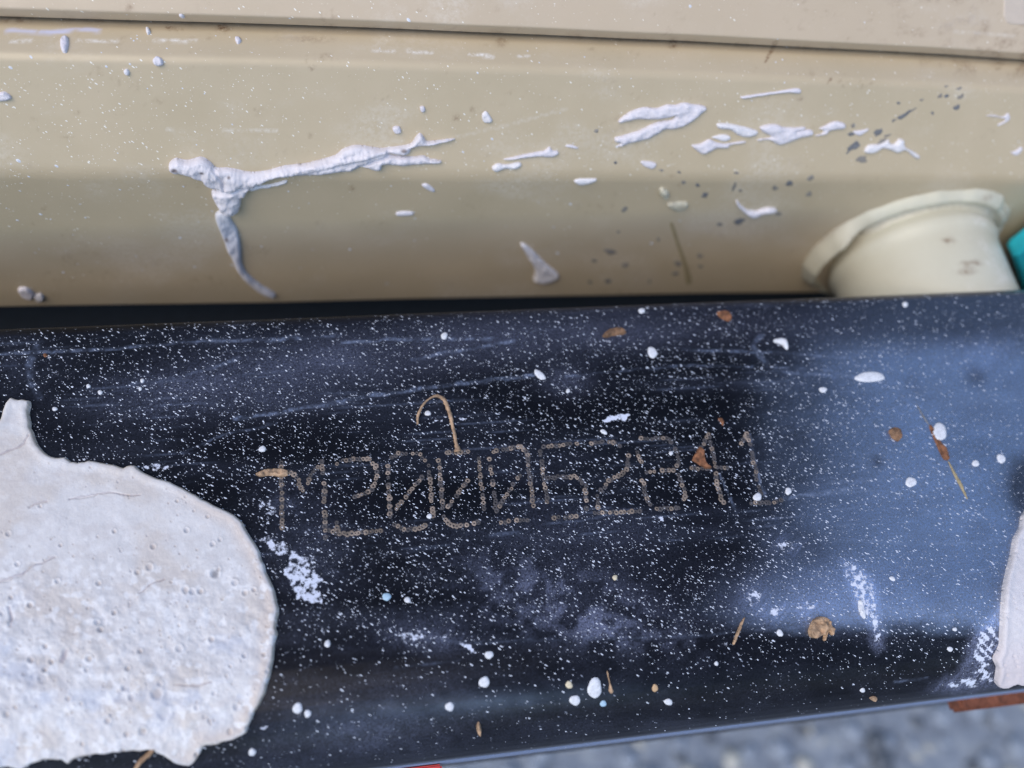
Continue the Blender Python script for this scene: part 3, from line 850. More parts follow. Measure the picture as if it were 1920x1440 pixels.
drip = Z(*z4, [(372, 600), (352, 632), (365, 680), (390, 740), (415, 800), (430, 850), (460, 900), (480, 950), (510, 1000), (550, 1050), (600, 1095), (660, 1135), (720, 1155), (745, 1140), (720, 1115), (660, 1080), (600, 1035), (555, 990), (525, 930), (522, 860), (518, 810), (500, 720), (470, 670), (445, 625), (420, 600)])
def drip_c(X, Y, d, c):
    g = blob(X, Y, 424, 420, 16, 18)[..., None]
    c = c + g * (np.array([.42, .44, .52]) - c) * .75
    return c + np.exp(-(np.hypot(X - 425, Y - 445) / 4) ** 4)[..., None] * (np.array([.16, .10, .08]) - c) * .8
o = splat('plaster_drip', drip, S_HOOD, 0.0011, M_SPLAT, step=1.5, edge=7, seed=33, rough=0.4, smooth=2, tint=(.64, .635, .68), cfun=drip_c)
tag(o, 'greyish plaster drip curving down from the knob of the longest splat', 'plaster drip')
def hz(pts): return Z(*z6, pts)
SPL = [
    (Z(*z4, [(568, 462), (600, 440), (650, 436), (700, 430), (760, 415), (815, 402), (815, 418), (760, 436), (720, 446), (690, 458), (650, 455), (590, 470)]), .0006, 3, 'thin crumbly plaster sliver just under the stem of the longest splat', 'plaster_splat'),
    (hz([(120, 215), (130, 195), (190, 150), (270, 125), (340, 130), (400, 110), (450, 112), (500, 98), (560, 108), (600, 112), (635, 132), (600, 165), (560, 200), (500, 235), (440, 255), (390, 255), (350, 280), (290, 310), (230, 325), (180, 335), (140, 355), (110, 352), (130, 335), (100, 325), (100, 300), (130, 295), (190, 275), (250, 255), (310, 225), (370, 205), (430, 198), (452, 180), (440, 180), (390, 190), (330, 200), (260, 195), (200, 200), (150, 215)]), .0013, 8, 'two lobed plaster splat shaped like a pincer, upper middle of the bodywork', 'plaster_splat'),
    (hz([(830, 72), (840, 62), (950, 45), (1060, 30), (1150, 15), (1180, 25), (1165, 48), (1110, 42), (1000, 55), (900, 70), (850, 78)]), .0008, 4, 'straight thin white plaster streak lying highest under the cover', 'plaster_splat'),
    (hz([(690, 232), (700, 218), (760, 220), (830, 232), (900, 250), (930, 265), (915, 292), (860, 300), (810, 285), (770, 258), (710, 252)]), .0011, 7, 'tapering plaster splat right of the pincer shaped one', 'plaster_splat'),
    (hz([(940, 240), (1000, 222), (1040, 225), (1080, 240), (1140, 242), (1205, 240), (1200, 255), (1150, 266), (1200, 258), (1230, 253), (1253, 265), (1240, 290), (1180, 305), (1120, 325), (1060, 345), (1020, 330), (990, 314), (930, 323), (935, 310), (1010, 298), (960, 268)]), .0012, 7, 'broad layered plaster splat with two stacked ridges, in the right hand row', 'plaster_splat'),
    (hz([(545, 345), (600, 335), (650, 310), (690, 328), (750, 335), (850, 320), (857, 332), (770, 345), (755, 362), (700, 365), (650, 385), (610, 402), (585, 385), (560, 365)]), .0012, 7, 'humped plaster splat with a thin tail pointing right, below the tapering one', 'plaster_splat'),
    (hz([(660, 300), (720, 282), (765, 290), (770, 315), (730, 325), (690, 312)]), .0009, 6, 'small plaster lump resting above the humped splat', 'plaster_splat'),
    (hz([(1285, 250), (1320, 230), (1380, 205), (1435, 220), (1435, 250), (1400, 255), (1350, 262), (1330, 282), (1280, 295), (1255, 292), (1300, 280), (1310, 262)]), .0011, 6, 'wedge shaped plaster splat at the right end of the row', 'plaster_splat'),
    (hz([(1485, 265), (1530, 258), (1580, 250), (1545, 280), (1520, 292), (1495, 285)]), .0007, 4, 'tiny bow tie plaster splat beside the dark blue flecks', 'plaster_splat'),
    (hz([(1545, 385), (1565, 350), (1600, 338), (1640, 340), (1690, 310), (1690, 330), (1720, 340), (1745, 312), (1775, 315), (1785, 355), (1830, 380), (1870, 412), (1855, 425), (1820, 405), (1785, 375), (1740, 392), (1700, 375), (1650, 365), (1620, 385), (1590, 395)]), .0011, 5, 'branching plaster splat over dark flecks near the tube', 'plaster_splat'),
    (hz([(810, 660), (830, 690), (870, 720), (920, 725), (970, 710), (1020, 708), (1042, 722), (1020, 738), (970, 740), (920, 762), (880, 755), (830, 715), (803, 680)]), .0014, 6, 'white hook shaped plaster curl on the lower bodywork left of the tube', 'plaster_splat'),
    (hz([(250, 440), (290, 438), (340, 450), (335, 475), (305, 485), (260, 462)]), .0011, 6, 'small pointed white chip below the pincer shaped splat', 'plaster_chip'),
    (Z(*zm, [(845, 945), (870, 918), (930, 922), (1000, 910), (1012, 930), (980, 950), (920, 950), (870, 965)]), .0011, 7, 'bone shaped white plaster splat, lower of the pair in the middle', 'plaster_splat'),
    (Z(*zm, [(908, 893), (1000, 872), (1080, 855), (1140, 845), (1170, 822), (1185, 842), (1220, 848), (1215, 870), (1170, 885), (1100, 880), (1000, 893), (930, 900)]), .0010, 5, 'comet shaped plaster splat with a long left tail, upper of the pair in the middle', 'plaster_splat'),
    (Z(*zm, [(1255, 820), (1290, 812), (1332, 828), (1325, 838), (1280, 830)]), .0007, 4, 'tiny flat plaster sliver right of the comet shaped splat', 'plaster_chip'),
    (Z(*zm, [(1305, 1018), (1340, 1003), (1430, 1003), (1430, 1018), (1390, 1032), (1340, 1040)]), .0010, 6, 'smooth oval white sliver at the bend of the bodywork, middle', 'plaster_chip'),
    (Z(*zm, [(450, 1040), (480, 1030), (520, 1060), (525, 1078), (490, 1070)]), .0009, 5, 'small leaf shaped white sliver below the fork of the longest splat', 'plaster_chip'),
    (Z(*zm, [(305, 1195), (350, 1185), (400, 1190), (400, 1208), (350, 1212), (315, 1212)]), .0009, 5, 'small flat white sliver on the shaded lower bodywork', 'plaster_chip'),
    (Z(*zm, [(790, 640), (815, 622), (835, 650), (850, 680), (820, 692), (795, 680)]), .0012, 6, 'ragged white chip alone above the comet shaped splat', 'plaster_chip'),
    (Z(*zm, [(285, 715), (325, 708), (337, 745), (300, 748)]), .0014, 5, 'square white chip just above the forked end of the longest splat', 'plaster_chip'),
    (Z(*zm, [(440, 600), (465, 597), (472, 625), (450, 630)]), .0012, 4, 'little square white chip right of and above the larger square chip', 'plaster_chip'),
    ([(975, 455), (990, 460), (1020, 490), (1047, 513), (1040, 525), (1020, 530), (1000, 526), (1003, 505), (985, 475)], .0014, 7, 'folded grey white plaster curl low on the bodywork above the beam', 'plaster_splat'),
    (Z(*z0, [(340, 245), (350, 210), (380, 208), (388, 250), (375, 298), (350, 292)]), .0013, 6, 'upright oblong lilac chip under the cover at the left', 'plaster_chip'),
    (Z(*z0, [(860, 335), (885, 318), (915, 335), (918, 365), (890, 372), (865, 360)]), .0015, 5, 'cupped white chip with a dark shadow on the upper bodywork', 'plaster_chip'),
    (Z(*z0, [(695, 395), (715, 385), (732, 405), (722, 425), (700, 415)]), .0010, 4, 'small white crumb left of the cupped chip', 'plaster_chip'),
    (Z(*z0, [(-30, 530), (0, 518), (30, 515), (68, 545), (45, 565), (0, 570), (-25, 560)]), .0014, 6, 'white chip cut by the left edge of the bodywork', 'plaster_chip'),
    (Z(*z0, [(1320, 215), (1345, 210), (1358, 235), (1335, 250)]), .0010, 4, 'round lilac drop under the cover, right of the rust chip', 'plaster_chip'),
    (Z(*z0, [(820, 165), (838, 160), (848, 185), (830, 198)]), .0010, 4, 'small lilac drop close under the cover, left of the rust spots', 'plaster_chip'),
    (Z(*z0, [(1005, 80), (1025, 76), (1042, 96), (1020, 98)]), .0008, 3, 'white crumb stuck on the edge of the cover', 'plaster_chip'),
    ([(33, 540), (50, 538), (65, 550), (58, 560), (42, 556)], .0014, 5, 'pale oval crumb at the lower left bodywork above the gap', 'plaster_chip'),
    ([(64, 554), (76, 549), (83, 558), (72, 566)], .0012, 4, 'tiny round crumb touching the pale oval crumb at lower left', 'plaster_chip'),
    (Z(1360, 80, 3.4286, [(1670, 470), (1720, 462), (1780, 474), (1815, 452), (1828, 470), (1820, 500), (1760, 535), (1750, 525), (1795, 500), (1780, 484), (1720, 474)]), .0005, 2.5, 'faint pink branching plaster trace at the far right of the bodywork', 'plaster_splat'),
    (Z(1360, 80, 3.4286, [(1795, 665), (1830, 700), (1860, 695), (1900, 668), (1910, 685), (1880, 722), (1845, 718)]), .0006, 3, 'pale check mark shaped plaster trace above the tube at the far right', 'plaster_splat'),
]
for k, (poly, th, ed, lab, nm) in enumerate(SPL):
    P = np.array(poly); size = float(np.ptp(P, 0).max())
    th *= .62 if size < 45 else .8
    o = splat(nm, poly, S_HOOD, th, M_SPLAT, step=1.25 if size < 60 else 1.6, edge=ed, seed=50 + 3 * k, rough=0.38, jitter=0.9 if size > 40 else .5, smooth=3,
              tint=(.685, .65, .69) if k % 3 else (.73, .705, .725), nscale=9)
    tag(o, lab, 'plaster splat' if nm == 'plaster_splat' else 'plaster chip', GS if nm == 'plaster_splat' else 'plaster chips on the beige bodywork')

# ---- thin flat flecks and stains: part of the bodywork
FLK = [  # x, y, half length, half width, angle, dark?
    (1698, 214, 26, 4.5, -33, 1), (1676, 226, 7, 3.5, -33, 1), (1648, 248, 13, 7, -33, 1), (1653, 266, 13, 6, -33, 1), (1664, 254, 8, 3, -15, 1), (1601, 275, 24, 6, -38, 1), (1617, 298, 14, 9, -20, 1), (1596, 252, 8, 5, -10, 1),
    (1599, 236, 5, 6, 0, 1), (1762, 180, 8, 4, -35, 1), (1774, 180, 8, 4, -35, 1), (1801, 181, 9, 4, -30, 1), (1794, 201, 9, 5, -28, 1), (1799, 166, 7, 3, -15, 1), (1728, 187, 5, 3, -20, 1), (1685, 193, 4, 3, 0, 1), (1774, 162, 4, 3, 0, 1), (1748, 211, 5, 4, 0, 1),
    (1376, 350, 4, 10, 18, 1), (1389, 357, 5, 3, 20, 1), (1308, 347, 6, 4, 10, 1), (1281, 342, 6, 4, 5, 1), (1321, 366, 8, 6, -20, 1), (1173, 391, 9, 5, -35, 1), (1118, 246, 5, 7, 15, 1), (1273, 323, 5, 3, 20, 1), (1452, 352, 8, 6, 0, 1), (1479, 345, 9, 6, -20, 1), (1520, 334, 9, 6, -25, 1), (1517, 363, 10, 6, -20, 1),
    (1386, 417, 12, 7, -20, 1), (1461, 401, 8, 5, -10, 1), (1350, 421, 8, 4, 10, 1), (1145, 472, 13, 6, 10, 1), (1172, 498, 9, 5, 0, 1), (1140, 527, 7, 5, 0, 1), (1106, 528, 6, 5, 0, 1), (1113, 489, 9, 3, -5, 1), (1312, 480, 8, 5, 0, 1), (1271, 494, 13, 5, 20, 1), (1266, 514, 7, 5, 0, 1), (1218, 528, 4, 5, 0, 1), (1314, 500, 7, 3, 15, 1), (1160, 435, 5, 3, 0, 1), (1235, 449, 4, 5, 0, 1),
    (1154, 305, 4, 5, 20, 1), (1240, 319, 7, 2.5, 10, 1), (1380, 324, 6, 2.5, 5, 1),
]
SMALL = [(x, y, a, b, an) for x, y, a, b, an, _ in FLK]
for k, (x, y, a, b, an) in enumerate(SMALL):
    c, s = math.cos(R(an)), math.sin(R(an))
    poly = []
    for q in range(12):
        t = 2 * math.pi * q / 12
        rr = .8 * (1 + RNG.uniform(-.42, .42))
        u, v2 = a * math.cos(t) * rr, b * math.sin(t) * rr
        poly.append((x + u * c - v2 * s, y + u * s + v2 * c))
    splat('paint_fleck', poly, S_HOOD, 0.00006, M_FLECK if k % 5 in (0, 2) else M_FLECK3, step=1.6, edge=2, seed=300 + k, rough=.3, parent=HOOD, embed=0.00002, lift=0.00004, smooth=2)
splat('stain', [(1262, 418), (1256, 421), (1264, 445), (1272, 470), (1283, 505), (1286, 531), (1295, 532), (1297, 522), (1287, 490), (1274, 455)], S_HOOD, 0.00008, M_FLECK2, step=1.6, edge=2, seed=401, parent=HOOD, embed=0.00002, lift=0.00004, smooth=2)
o = splat('resin_drop', Z(1080, 320, 4.571, [(715, 150), (745, 140), (785, 165), (800, 205), (770, 235), (735, 215), (710, 185)]), S_HOOD, .0012, M_WELD, step=1.5, edge=6, seed=402, smooth=2, tint=(.2, 0, 0))
tag(o, 'small beige bump of dried drip on the shaded lower bodywork', 'drip')
o = splat('resin_drop', Z(1080, 320, 4.571, [(770, 285), (820, 270), (940, 262), (965, 290), (940, 325), (870, 345), (820, 325)]), S_HOOD, .0008, M_WELD, step=1.5, edge=6, seed=403, smooth=2, tint=(.35, 0, 0))
tag(o, 'flat beige drip lying right below the beige bump', 'drip')

# ---- droplets on the beam
def dome(name, px, py, rx, ry, ang, hgt, mat, surf, seed, segs=16, rings=4, bump_=0.10):
    rg = np.random.default_rng(seed)
    c, s = math.cos(R(ang)), math.sin(R(ang))
    V, Fc = [], []
    ph = rg.uniform(0, 6.28, 3)
    for i in range(rings + 1):
        t = i / rings
        for k in range(segs):
            q = 2 * math.pi * k / segs
            rr = (1 + bump_ * (math.sin(2 * q + ph[0]) * .6 + math.sin(3 * q + ph[1]) * .6 + math.sin(5 * q + ph[2]) * .3)) * math.sin(t * math.pi / 2) if i else 0
            if i == 0 and k: continue
            u, v2 = rx * rr * math.cos(q), ry * rr * math.sin(q)
            loc, n = hit(surf, px + u * c - v2 * s, py + u * s + v2 * c)
            if loc is None:
                return None
            h = hgt * math.cos(t * math.pi / 2) ** .8 * (1 + rg.uniform(-.08, .08)) if i < rings else -0.00005
            V.append(loc + n * h)
    for k in range(segs):
        Fc.append([0, 1 + (k + 1) % segs, 1 + k])
        for i in range(rings - 1):
            a, b = 1 + i * segs + k, 1 + i * segs + (k + 1) % segs
            Fc.append([a, b, b + segs, a + segs])
    return link_mesh(name, np.array(V), Fc, mat)
GD = 'paint droplets dried on the black beam'
W, CR, BL, TN = M_WHITE, M_CREAM, M_BLUE, M_TAN
DROPS = [
    (1708, 904, 10, 10, 0, W, 'round white droplet on the hazy blue right part, below the rust streak'),
    (1829, 869, 7, 6, 0, W, 'small round white droplet right of the rust streak'),
    (1877, 860, 7, 10, -30, W, 'tilted white droplet nearest the right edge, above a dark stain'),
    (1761, 810, 14, 17, -20, W, 'large round white droplet at the head of the rust streak'),
    (1420, 932, 8, 8, 0, W, 'round white droplet at the foot of the last stamped digit'),
    (1478, 921, 6, 7, -20, W, 'white droplet just right of the last stamped digit'),
    (1697, 571, 5, 5, 0, W, 'tiny white droplet near the beam top edge below the tube'),
    (1543, 731, 8, 5, 10, W, 'small white droplet left of and below the big white oval'),
    (1631, 707, 28, 10, 0, W, 'big white oval blob on the right part of the beam'),
    (1012, 703, 14, 6, 42, W, 'slanted white grain above the middle of the number'),
    (1223, 661, 8, 12, -25, W, 'upright white oval grain right of the brown leaf scale'),
    (833, 630, 7, 6, -40, W, 'small square white grain near the top edge, left of centre'),
    (802, 775, 6, 5, 10, W, 'white droplet under the arch of the curled fibre'),
    (1203, 583, 6, 5, 0, W, 'tiny white droplet close under the gap at the top edge'),
    (1065, 733, 4, 4, 0, W, 'tiny white dot below the slanted white grain'),
    (1132, 810, 7, 4, 30, W, 'small white droplet above the stamped six and two'),
    (452, 596, 11, 6, -25, W, 'pale grain sitting on the top edge of the beam at left'),
    (267, 714, 4, 4, 0, W, 'upper of two tiny white dots left of the long scratch'),
    (263, 729, 3.5, 3.5, 0, W, 'lower of two tiny white dots left of the long scratch'),
    (188, 736, 5, 4, 0, W, 'small white droplet on the left part above the large patch'),
    (166, 724, 4, 4, 0, W, 'tiny white dot just left of the droplet above the large patch'),
    (103, 767, 5, 4, 0, W, 'small white droplet near the horn of the large patch'),
    (492, 842, 7, 6, 0, W, 'cream white droplet above the first stamped character'),
    (725, 1119, 8, 8, 0, BL, 'pale blue round droplet below the stamped zeros'),
    (764, 1125, 6, 6, 0, W, 'white droplet right of the pale blue droplet'),
    (614, 1207, 6, 7, 0, W, 'white droplet right of the large patch, on the dark lower left'),
    (917, 1228, 8, 8, 0, W, 'round white droplet right of the comet shaped smear'),
    (908, 1279, 10, 11, 0, W, 'big round white droplet lower middle, below another white one'),
    (1067, 1284, 7, 7, 0, CR, 'cream droplet left of the largest lower droplet'),
    (1115, 1290, 14, 19, 0, W, 'largest speckled white oval droplet on the lower curve'),
    (1078, 1313, 10, 10, 0, W, 'white droplet below and left of the largest oval droplet'),
    (1131, 1319, 6, 6, 0, BL, 'pale blue droplet below the largest oval droplet'),
    (1228, 1290, 6, 7, 0, TN, 'tan droplet on the lower curve right of the thin stalk'),
    (1253, 1316, 8, 6, 0, W, 'white droplet below the tan droplet'),
    (843, 1325, 9, 8, 20, W, 'white droplet on the lower curve left of the tan sliver'),
    (558, 1328, 9, 11, 0, W, 'larger of two touching white droplets below the large patch corner'),
    (577, 1338, 7, 7, 0, W, 'smaller of two touching white droplets below the large patch corner'),
    (473, 1410, 7, 7, 0, W, 'white droplet at the bottom below the large patch'),
    (1153, 1083, 5, 5, 0, CR, 'cream dot on the smooth area below the stamped two'),
    (1462, 1187, 6, 7, -30, W, 'white droplet left of the brown bud scale'),
    (1790, 1180, 4, 4, 0, W, 'upper white dot on the black area left of the right patch'),
    (1781, 1217, 5, 5, 0, W, 'lower white dot on the black area left of the right patch'),
    (1343, 1244, 4, 4, 0, W, 'tiny white dot on the dark lower right, under the needle'),
    (1673, 1085, 6, 4, 30, W, 'small white droplet right of the chalky scuff'),
    (1617, 1294, 5, 4, 0, W, 'white dot near the lower right edge above the tan chip'),
    (805, 890 + 78, 5, 5, 0, W, 'white droplet inside the right stroke of the first zero'),
    (1258, 850, 4, 4, 0, W, 'white dot inside the upper loop of the stamped eight'),
]
for k, (x, y, a, b, an, m, lab) in enumerate(DROPS):
    o = dome('paint_droplet', x, y, a, b, an, 0.00026 + 0.000014 * min(a, b), m, S_BEAM, 700 + k)
    if o: tag(o, lab, 'droplet', GD)

# ---- chips, rust, plant scraps on the beam
def scrap(nm, poly, th, m, lab, cat, ed=4, lift=0.0, step=1.4, rough=.8, tint=(.5, .4, .3), group=None):
    o = splat(nm, poly, S_BEAM, th, m, step=step, edge=ed, seed=900 + int(poly[0][0]) % 97, rough=rough, jitter=.9, smooth=2, lift=lift, nscale=7, tint=tint)
    tag(o, lab, cat, group)
    return o
scrap('plaster_chip', Z(1280, 480, 3, [(510, 472), (535, 465), (575, 470), (595, 522), (580, 525), (555, 500), (515, 488)]), .0009, M_WHITE, 'triangular white chip upper right on the beam', 'plaster chip')
scrap('plaster_chip', Z(1280, 960, 3, [(985, 500), (1010, 500), (1030, 590), (1015, 600), (990, 560)]), .0005, M_WHITE, 'thin white flake inside the chalky scuff at right', 'plaster chip')
scrap('leaf_scale', Z(640, 480, 3, [(1466, 452), (1490, 425), (1530, 410), (1570, 410), (1602, 436), (1560, 448), (1520, 450), (1490, 462)]), .0009, M_BROWN, 'brown pointed leaf scale near the top edge of the beam', 'leaf scale', lift=.0004)
scrap('rust_flake', Z(1280, 480, 3, [(188, 318), (230, 308), (262, 320), (274, 362), (245, 367), (205, 345)]), .0008, M_RUST, 'orange rust flake right of the brown leaf scale', 'rust flake')
scrap('leaf_scale', [(1666, 808), (1674, 802), (1688, 806), (1690, 818), (1684, 828), (1672, 822)], .0010, M_BROWN, 'round brown scale on the hazy blue right part', 'leaf scale')
scrap('rust_flake', Z(1280, 480, 3, [(1384, 968), (1400, 955), (1440, 1030), (1480, 1075), (1505, 1140), (1470, 1150), (1440, 1095)]), .0003, M_RUST, 'long rust streak running down from the large round droplet', 'rust streak', ed=3)
scrap('rust_flake', Z(960, 720, 3.43, [(1180, 440), (1205, 405), (1235, 430), (1240, 470), (1255, 520), (1290, 540), (1240, 548), (1200, 520), (1170, 500), (1155, 488)]), .0009, M_RUST, 'reddish rust flake on the stamped four', 'rust flake')
scrap('rust_flake', Z(960, 720, 3.43, [(1322, 225), (1345, 215), (1365, 240), (1355, 272), (1340, 250)]), .0004, M_RUST, 'tiny orange rust speck above the stamped four', 'rust flake', ed=3)
scrap('rust_flake', [(81, 664), (88, 663), (89, 668), (83, 670)], .0004, M_RUST, 'tiny orange speck at the upper left of the beam', 'rust flake', ed=2)
scrap('bud_scale', Z(1280, 960, 3, [(705, 665), (730, 605), (780, 585), (808, 605), (800, 650), (790, 690), (775, 690), (735, 710), (712, 700)]), .0012, M_STRAW, 'curled tan bud scale on the lower right of the beam', 'bud scale', lift=.0005)
scrap('bud_scale', Z(1280, 960, 3, [(812, 612), (835, 615), (835, 640), (853, 655), (838, 695), (822, 680), (815, 660), (800, 718), (786, 720), (796, 668)]), .0008, M_STRAW, 'frayed tan bits beside the curled bud scale', 'bud scale', lift=.0003)
scrap('wood_splinter', Z(1280, 960, 3, [(348, 590), (345, 612), (318, 680), (290, 745), (278, 740), (295, 690), (325, 620)]), .0007, M_STRAW, 'straw needle lying on the lower right of the beam', 'needle')
scrap('wood_splinter', Z(640, 960, 3, [(765, 1185), (778, 1180), (788, 1215), (786, 1250), (770, 1245), (758, 1215)]), .0008, M_STRAW, 'short tan sliver on the lower curve of the beam', 'splinter')
scrap('wood_splinter', [(291, 1396), (296, 1398), (285, 1410), (272, 1421), (258, 1440), (250, 1441), (262, 1422), (280, 1407)], .0009, M_STRAW, 'tan needle sticking out below the large patch at bottom left', 'needle', lift=.0008)
scrap('wood_splinter', Z(640, 960, 3, [(1492, 890), (1500, 900), (1512, 960), (1530, 1005), (1515, 1020), (1502, 1005), (1506, 970), (1495, 920)]), .0005, M_STRAW, 'thin brown stalk right of the largest oval droplet', 'stalk', ed=3)
scrap('bud_scale', Z(1500, 1180, 4.571, [(590, 585), (630, 570), (665, 585), (640, 605), (605, 600)]), .0006, M_STRAW, 'small tan chip near the lower right edge of the beam', 'bud scale', ed=3)
scrap('wood_splinter', Z(440, 720, 3.4286, [(130, 582), (170, 562), (230, 548), (290, 545), (345, 560), (340, 590), (290, 598), (220, 590), (165, 598)]), .0009, M_STRAW, 'tan splinter lying across the top of the first stamped character', 'splinter')
scrap('dark_streak', Z(1280, 480, 3, [(1308, 815), (1316, 825), (1350, 885), (1395, 958), (1388, 962), (1345, 900), (1318, 845)]), .00015, M_FLECK, 'thin dark needle scratch above the large round droplet', 'scratch', ed=2)  # dark scratch line laid on the paint as a thin sliver
scrap('dark_streak', Z(1280, 480, 3, [(1488, 1150), (1500, 1160), (1545, 1235), (1575, 1290), (1604, 1362), (1596, 1368), (1560, 1300), (1520, 1225)]), .00025, M_FLECK2, 'thin dark stalk continuing below the rust streak', 'stalk', ed=2)

def tube_along(name, pts, radii, mat, surf, lift, lab, cat):
    P = []
    for (x, y), l in zip(pts, lift):
        loc, n = hit(surf, x, y); P.append(loc + n * l)
    P = np.array(P); n = len(P)
    fine = []; rad = []
    for i in range(n - 1):
        a, b, c, d = P[max(0, i - 1)], P[i], P[i + 1], P[min(n - 1, i + 2)]
        for k in range(5):
            t = k / 5
            fine.append(.5 * (2 * b + (c - a) * t + (2 * a - 5 * b + 4 * c - d) * t * t + (3 * b - a - 3 * c + d) * t ** 3)); rad.append(radii[i] * (1 - t) + radii[i + 1] * t)
    fine.append(P[-1]); rad.append(radii[-1])
    V, Fc, S = [], [], 7
    for i, p in enumerate(fine):
        tn = nrm(fine[min(i + 1, len(fine) - 1)] - fine[max(i - 1, 0)])
        s = nrm(np.cross(tn, (0, 0, 1))); u = np.cross(s, tn)
        for k in range(S):
            q = 2 * math.pi * k / S + i * .25
            V.append(p + (s * math.cos(q) * 1.5 + u * math.sin(q)) * rad[i] * (1 + .3 * math.sin(3 * q + i)))
    for i in range(len(fine) - 1):
        for k in range(S):
            a, b = i * S + k, i * S + (k + 1) % S
            Fc.append([a, b, b + S, a + S])
    Fc.append(list(range(S))[::-1]); Fc.append([len(V) - S + k for k in range(S)])
    o = link_mesh(name, np.array(V), Fc, mat)
    tag(o, lab, cat)
tube_along('curled_fibre', [(783, 797), (784, 782), (791, 767), (804, 754), (820, 748), (834, 757), (843, 780), (850, 808), (855, 832), (858, 848)],
           [.00016, .00022, .0002, .00012, .00026, .00032, .0003, .00025, .00026, .0005], M_STRAW, S_BEAM, [.0004, .0008, .0012, .0016, .0016, .0014, .001, .0007, .0005, .0004],
           'curled tan fibre arching above the stamped zeros', 'fibre')

# ---- dot-peened serial number: each character is one part of the beam
A1 = (440, 720, 3.4286); A2 = (960, 720, 3.4286)
CHARS = [
    (A1, [[(300, 510), (303, 700), (305, 925)], [(345, 560), (400, 600), (440, 700)]]),
    (A1, [[(560, 500), (572, 600)], [(576, 640), (578, 760)], [(578, 820), (588, 990)], [(470, 630), (490, 590), (515, 555), (545, 515)]]),
    (A1, [[(655, 515), (700, 490), (860, 478), (905, 515), (915, 570), (905, 640), (860, 700), (760, 730)], [(655, 895), (660, 945)], [(610, 945), (680, 965), (950, 945)]]),
    (A1, [[(985, 530), (995, 700), (1000, 870)], [(1010, 470), (1060, 450), (1190, 450), (1235, 505)], [(1245, 520), (1262, 680), (1275, 860)], [(1030, 905), (1090, 935), (1170, 932), (1235, 905)], [(1205, 600), (1120, 700), (1040, 800)]]),
    (A1, [[(1315, 490), (1325, 640), (1338, 800)], [(1360, 438), (1440, 440), (1520, 430)], [(1570, 480), (1585, 640), (1605, 810)], [(1345, 850), (1390, 915), (1480, 905), (1570, 885)], [(1500, 620), (1440, 700), (1370, 790)]]),
    (A1, [[(1640, 480), (1660, 640), (1680, 820)], [(1665, 440), (1700, 420), (1840, 402), (1875, 440)], [(1882, 455), (1900, 620), (1920, 790)], [(1715, 890), (1800, 880), (1890, 868)], [(1830, 590), (1765, 690), (1700, 790)]]),
    (A2, [[(185, 430), (195, 520), (208, 640), (232, 770)], [(210, 402), (320, 392), (430, 382)], [(230, 602), (410, 592), (455, 640)], [(470, 655), (480, 800)], [(275, 855), (360, 862), (440, 835)]]),
    (A2, [[(510, 380), (650, 373), (715, 402)], [(745, 455), (742, 540), (705, 580), (620, 620), (590, 670), (552, 715), (552, 795)], [(535, 828), (680, 824), (830, 822)]]),
    (A2, [[(830, 358), (990, 345), (1040, 385)], [(808, 440), (835, 525)], [(1050, 420), (1076, 500), (1045, 545)], [(870, 565), (1040, 553)], [(838, 620), (868, 740), (905, 790)], [(1070, 585), (1112, 680), (1105, 770)], [(930, 802), (1090, 795)]]),
    (A2, [[(1265, 325), (1298, 480), (1322, 650), (1362, 785)], [(1150, 545), (1270, 542), (1390, 533)], [(1250, 345), (1215, 420), (1175, 490)]]),
    (A2, [[(1512, 318), (1545, 440), (1572, 600), (1602, 715)], [(1500, 335), (1465, 400)], [(1540, 765), (1600, 768), (1680, 760), (1748, 742)]]),
]
def dots():
    ring = [(0.0, -.25), (.45, -.10), (.78, .62), (1.0, .55), (1.28, -.12)]
    S = 9
    for ci, (z, strokes) in enumerate(CHARS):
        V, Fc, mi = [], [], []
        for st in strokes:
            pts = Z(*z, st)
            run = 0.0; pitch = 6.8
            segs = list(zip(pts[:-1], pts[1:])); tot = sum(math.dist(a, b) for a, b in segs)
            k = 0
            while run <= tot + .1:
                r_ = run
                for a, b in segs:
                    L = math.dist(a, b)
                    if r_ <= L + 1e-6: break
                    r_ -= L
                t = min(1, r_ / L)
                x = a[0] + (b[0] - a[0]) * t + RNG.normal(0, .8); y = a[1] + (b[1] - a[1]) * t + RNG.normal(0, .8)
                run += pitch * RNG.uniform(.9, 1.12)
                if RNG.random() < .05: continue
                rp = RNG.uniform(3.0, 4.3); hh = RNG.uniform(.00012, .00026)
                loc0, n0 = hit(S_BEAM, x, y)
                rw = rp * 0.168 / F_PX
                mk = 0 if RNG.random() > (.30 + .035 * ci) else 2
                base = len(V)
                ex = np.array([1, 0, 0]); ey = np.cross(n0, ex)
                for i, (q, h) in enumerate(ring):
                    for m_ in range(S if i else 1):
                        an = 2 * math.pi * m_ / S
                        jj = RNG.uniform(.86, 1.14)
                        V.append(loc0 + (ex * math.cos(an) + ey * math.sin(an)) * rw * q * jj + n0 * (hh * h * jj + .00003))
                for m_ in range(S):
                    m2 = (m_ + 1) % S
                    Fc.append([base, base + 1 + m_, base + 1 + m2]); mi.append(1)
                    mi += [mk] * (len(ring) - 2)
                    for i in range(len(ring) - 2):
                        o1 = base + 1 + i * S
                        Fc.append([o1 + m_, o1 + S + m_, o1 + S + m2, o1 + m2])
        od = link_mesh('stamped_digit', np.array(V), Fc, [M_DOT, M_PIT, M_DOT2], BEAM)
        od.data.polygons.foreach_set('material_index', mi)
dots()

